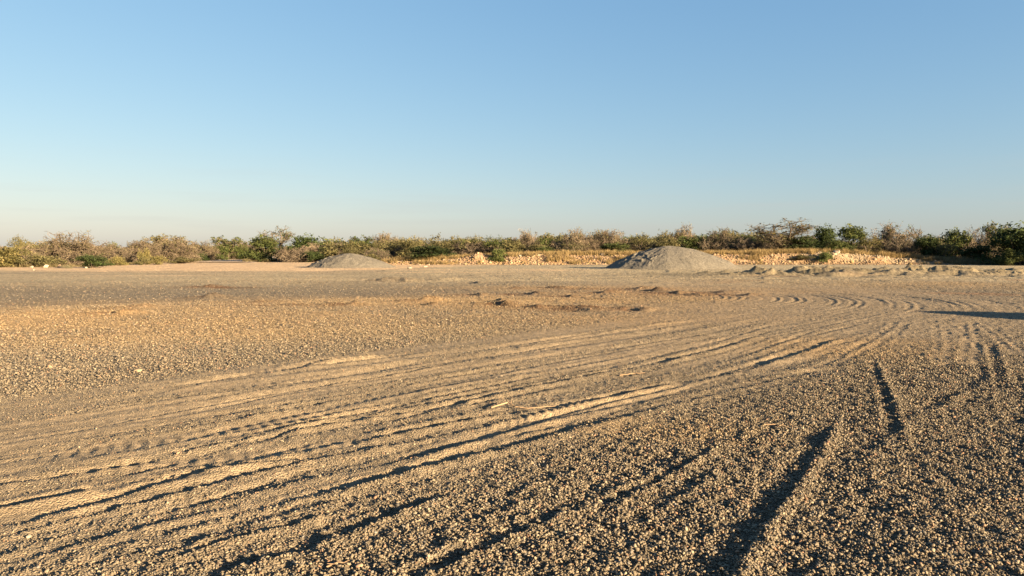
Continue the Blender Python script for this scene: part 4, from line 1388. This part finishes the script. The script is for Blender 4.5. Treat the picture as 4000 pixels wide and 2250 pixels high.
# --- far scrub behind everything, one mass
def far_scrub():
    g = np.random.default_rng(5)
    coll = bpy.data.collections.new('far_bush_kinds')
    k = 0
    for kind, var, mt in (('leafy', 0, M_leaf['olive']), ('leafy', 2, M_leaf['green']), ('thorn', 1, M_twig['brown']), ('thorn', 3, M_twig['brown']), ('open', 1, M_leaf['olive']), ('thorn', 2, M_twig['grey'])):
        coll.objects.link(bpy.data.objects.new('far_bush_%d' % k, coloured(PROTO[kind][var]['crown'], mt, 'far')))
        k += 1
    n = 1500
    t = g.uniform(R(-44), R(44), n)
    r = np.sqrt(g.uniform(134 ** 2, 380 ** 2, n))
    x, y = r * np.sin(t), r * np.cos(t)
    road = np.abs(x - np.interp(y, [120, 165, 260, 420], [-50, -57, -92, -170]))
    keep = (road > 7) & (y > 128 + np.clip(-x - 30, 0, 30) * .4)
    x, y = x[keep], y[keep]
    # some closer ones that close the thicket
    m = 260
    x2 = g.uniform(-36, 105, m); y2 = g.uniform(115, 136, m)
    x, y = np.r_[x, x2], np.r_[y, y2]
    n = len(x)
    z = large(x, y) - .1
    s = g.uniform(.75, 1.05, n)
    size = np.stack([s * g.uniform(.9, 1.3, n), s * g.uniform(.9, 1.3, n), s * g.uniform(.75, 1.1, n)], 1)
    turn = np.stack([np.zeros(n), np.zeros(n), g.uniform(0, 6.28, n)], 1)
    o = scatter('far_scrub', np.stack([x, y, z], 1), turn, size, g.integers(0, k, n), coll, None)


far_scrub()


# ------------------------------------------------------------------ grass
def tuft_mesh(seed, mat, n=26, h=.55, spread=.22):
    g = np.random.default_rng(seed)
    V, F, L = [], [], []
    for k in range(n):
        a = g.uniform(0, 6.28)
        p = np.array((g.normal(0, spread * .5), g.normal(0, spread * .5), 0))
        hh = h * g.uniform(.55, 1.15)
        lean = np.array((math.cos(a), math.sin(a), 0)) * hh * g.uniform(.1, .5)
        wd = np.array((-math.sin(a + g.normal(0, 1)), math.cos(a), 0)) * .011
        m = p + lean * .35 + np.array((0, 0, hh * .6))
        t = p + lean + np.array((0, 0, hh))
        b = len(V)
        V += [p - wd, p + wd, m + wd * .7, m - wd * .7, t]
        F += [(b, b + 1, b + 2), (b, b + 2, b + 3), (b + 3, b + 2, b + 4)]
        L += [np.clip(.5 + g.normal(0, .25), 0, 1)] * 5
    me = mesh_np('tuft', np.array(V), np.array(F), 3)
    vattr(me, 'lv', L)
    me.materials.append(mat)
    return me


def grass(name, mat, P, size, seed):
    g = np.random.default_rng(seed)
    coll = bpy.data.collections.new(name + '_kinds')
    for k in range(4): coll.objects.link(bpy.data.objects.new('tuft_%d' % k, tuft_mesh(seed + k, mat)))
    n = len(P)
    turn = np.stack([g.normal(0, .08, n), g.normal(0, .08, n), g.uniform(0, 6.28, n)], 1)
    return scatter(name, P, turn, size, g.integers(0, 4, n), coll, None)


g = np.random.default_rng(9)
# straw strip on top of the bank
n = 9000
x = g.uniform(-18, 76, n); y = BANK_Y + 2.9 + g.uniform(0, 1, n) ** 1.4 * 8
keep = (fbm(x * .35, y * .35, 901, 3) > -.28) & (bank_h(x) > .02)
x, y = x[keep], y[keep]
xf = g.uniform(-18, 72, 5000); yf = BANK_Y + g.uniform(-.6, 3.0, 5000)
kf = (fbm(xf * .4, yf * .8, 905, 3) > .40) & (bank_h(xf) > .02)
x, y = np.r_[x, xf[kf]], np.r_[y, yf[kf]]
s = g.uniform(.7, 1.5, len(x))
grass('dry_grass', M_straw, np.stack([x, y, large(x, y) - .02], 1), np.stack([s, s, s * g.uniform(.8, 1.3, len(x))], 1), 910)
# verge left of the track, and between the thicket bushes
n = 16000
y = g.uniform(70, 150, n)
x = np.interp(y, VEG_EDGE_Y, VEG_EDGE_X) + .5 - g.uniform(0, 1, n) ** 1.5 * 26
dist = np.interp(y, VEG_EDGE_Y, VEG_EDGE_X) + .5 - x
keep = (fbm(x * .3, y * .3, 902, 3) > -.1) & (g.uniform(0, 1, n) < np.clip(.15 + dist / 5, 0, 1))
x, y, dist = x[keep], y[keep], dist[keep]
x3 = g.uniform(-45, -15, 4000); y3 = g.uniform(113, 128, 4000)
k3 = (y3 > 118 + .0 * x3) & (fbm(x3 * .3, y3 * .3, 903, 3) > -.1)
x4 = g.uniform(58, 75, 2500); y4 = g.uniform(93, 101, 2500)
x, y = np.r_[x, x3[k3], x4], np.r_[y, y3[k3], y4]
s = g.uniform(.6, 1.35, len(x))
s[:len(dist)] *= np.clip(.35 + dist / 9, .35, 1)
grass('scrub_grass', M_scrubgrass, np.stack([x, y, large(x, y) - .02], 1), np.stack([s, s, s * g.uniform(.7, 1.3, len(x))], 1), 930)


# ------------------------------------------------------------------ access track
def dirt_road():
    yy = np.linspace(112, 420, 160)
    cxr = np.interp(yy, [112, 127, 165, 260, 420], [-47, -50.5, -57, -92, -170])
    wd = np.interp(yy, [112, 127, 165, 420], [6.5, 6.2, 5.5, 5.5]) 
    nx = 14
    V = []
    for i, y in enumerate(yy):
        for k in range(nx):
            f = (k / (nx - 1) - .5) * 2
            V.append((cxr[i] + f * wd[i] + (.5 * noise(np.array([y * .3]), np.array([k * 3.3]), 5)[0] if abs(f) > .99 else 0), y, 0))
    V = np.array(V)
    f = np.tile(np.linspace(-1, 1, nx), len(yy))
    V[:, 2] = large(V[:, 0], V[:, 1]) + .06 + .05 * (1 - f ** 2) + .02 * fbm(V[:, 0], V[:, 1], 6, 3) - .12 * (np.abs(f) > .99)
    idx = np.arange(len(V)).reshape(len(yy), nx)
    q = np.stack([idx[:-1, :-1], idx[:-1, 1:], idx[1:, 1:], idx[1:, :-1]], -1).reshape(-1, 4)
    me = mesh_np('dirt_road', V, q, 4, True)
    c = np.array((.34, .265, .19))[None] * (1 + .15 * fbm(V[:, 0] * .8, V[:, 1] * .2, 7, 3))[:, None]
    vattr(me, 'soil', c, 'FLOAT_COLOR')
    tag(link('dirt_road', me, M_bank), kind='structure')


dirt_road()


# ------------------------------------------------------------------ twigs lying on the gravel
def stick(pp, r, label, seed, lift=.02):
    g = np.random.default_rng(seed)
    pts = []
    for (px, py, up) in pp:
        x, y = G(px, py)
        z = float(ground_z([x], [y])[0][0])
        pts.append(np.array((x, y, z + up)))
    Q = []
    for a, b in zip(pts[:-1], pts[1:]):
        for k in range(5): Q.append(a + (b - a) * k / 5 + g.normal(0, r * .25, 3))
    Q.append(pts[-1])
    o0 = Q[0].copy()
    n = len(Q)
    segs = [(Q[k] - o0, Q[k + 1] - o0, r * (1 - .6 * k / n), r * (1 - .6 * (k + 1) / n)) for k in range(n - 1)]
    for k in (n // 3, 2 * n // 3):
        d = g.normal(0, 1, 3); d[2] = .2; d /= np.linalg.norm(d)
        segs.append((Q[k] - o0, Q[k] - o0 + d * r * 6, r * .5, r * .2))
    me = tubes('stick', segs, 6)
    o = link('stick', me, M_deadwood)
    o.location = o0
    return tag(o, label, 'stick', 'dead sticks lying on the gravel')


stick([(1918, 1604, .022), (1985, 1588, .05), (2012, 1596, .03), (2060, 1598, .022), (2170, 1594, .02)], .0085, 'bent bleached branch lying across the wheel ruts, longest stick in view', 1)
stick([(2984, 1666, .016), (3030, 1666, .02), (3080, 1671, .014)], .006, 'thin straight pale twig on the dark gravel right of centre', 2)
stick([(1274, 2218, .014), (1320, 2216, .02), (1366, 2219, .014)], .006, 'short orange-brown twig lying at the bottom edge', 3)
stick([(1575, 2008, .012), (1612, 2004, .018)], .005, 'short twig piece in the shaded rut low in the picture', 4)
stick([(2420, 1466, .016), (2470, 1460, .02), (2520, 1456, .015)], .008, 'pale twig beside the far end of the wheel ruts', 5)
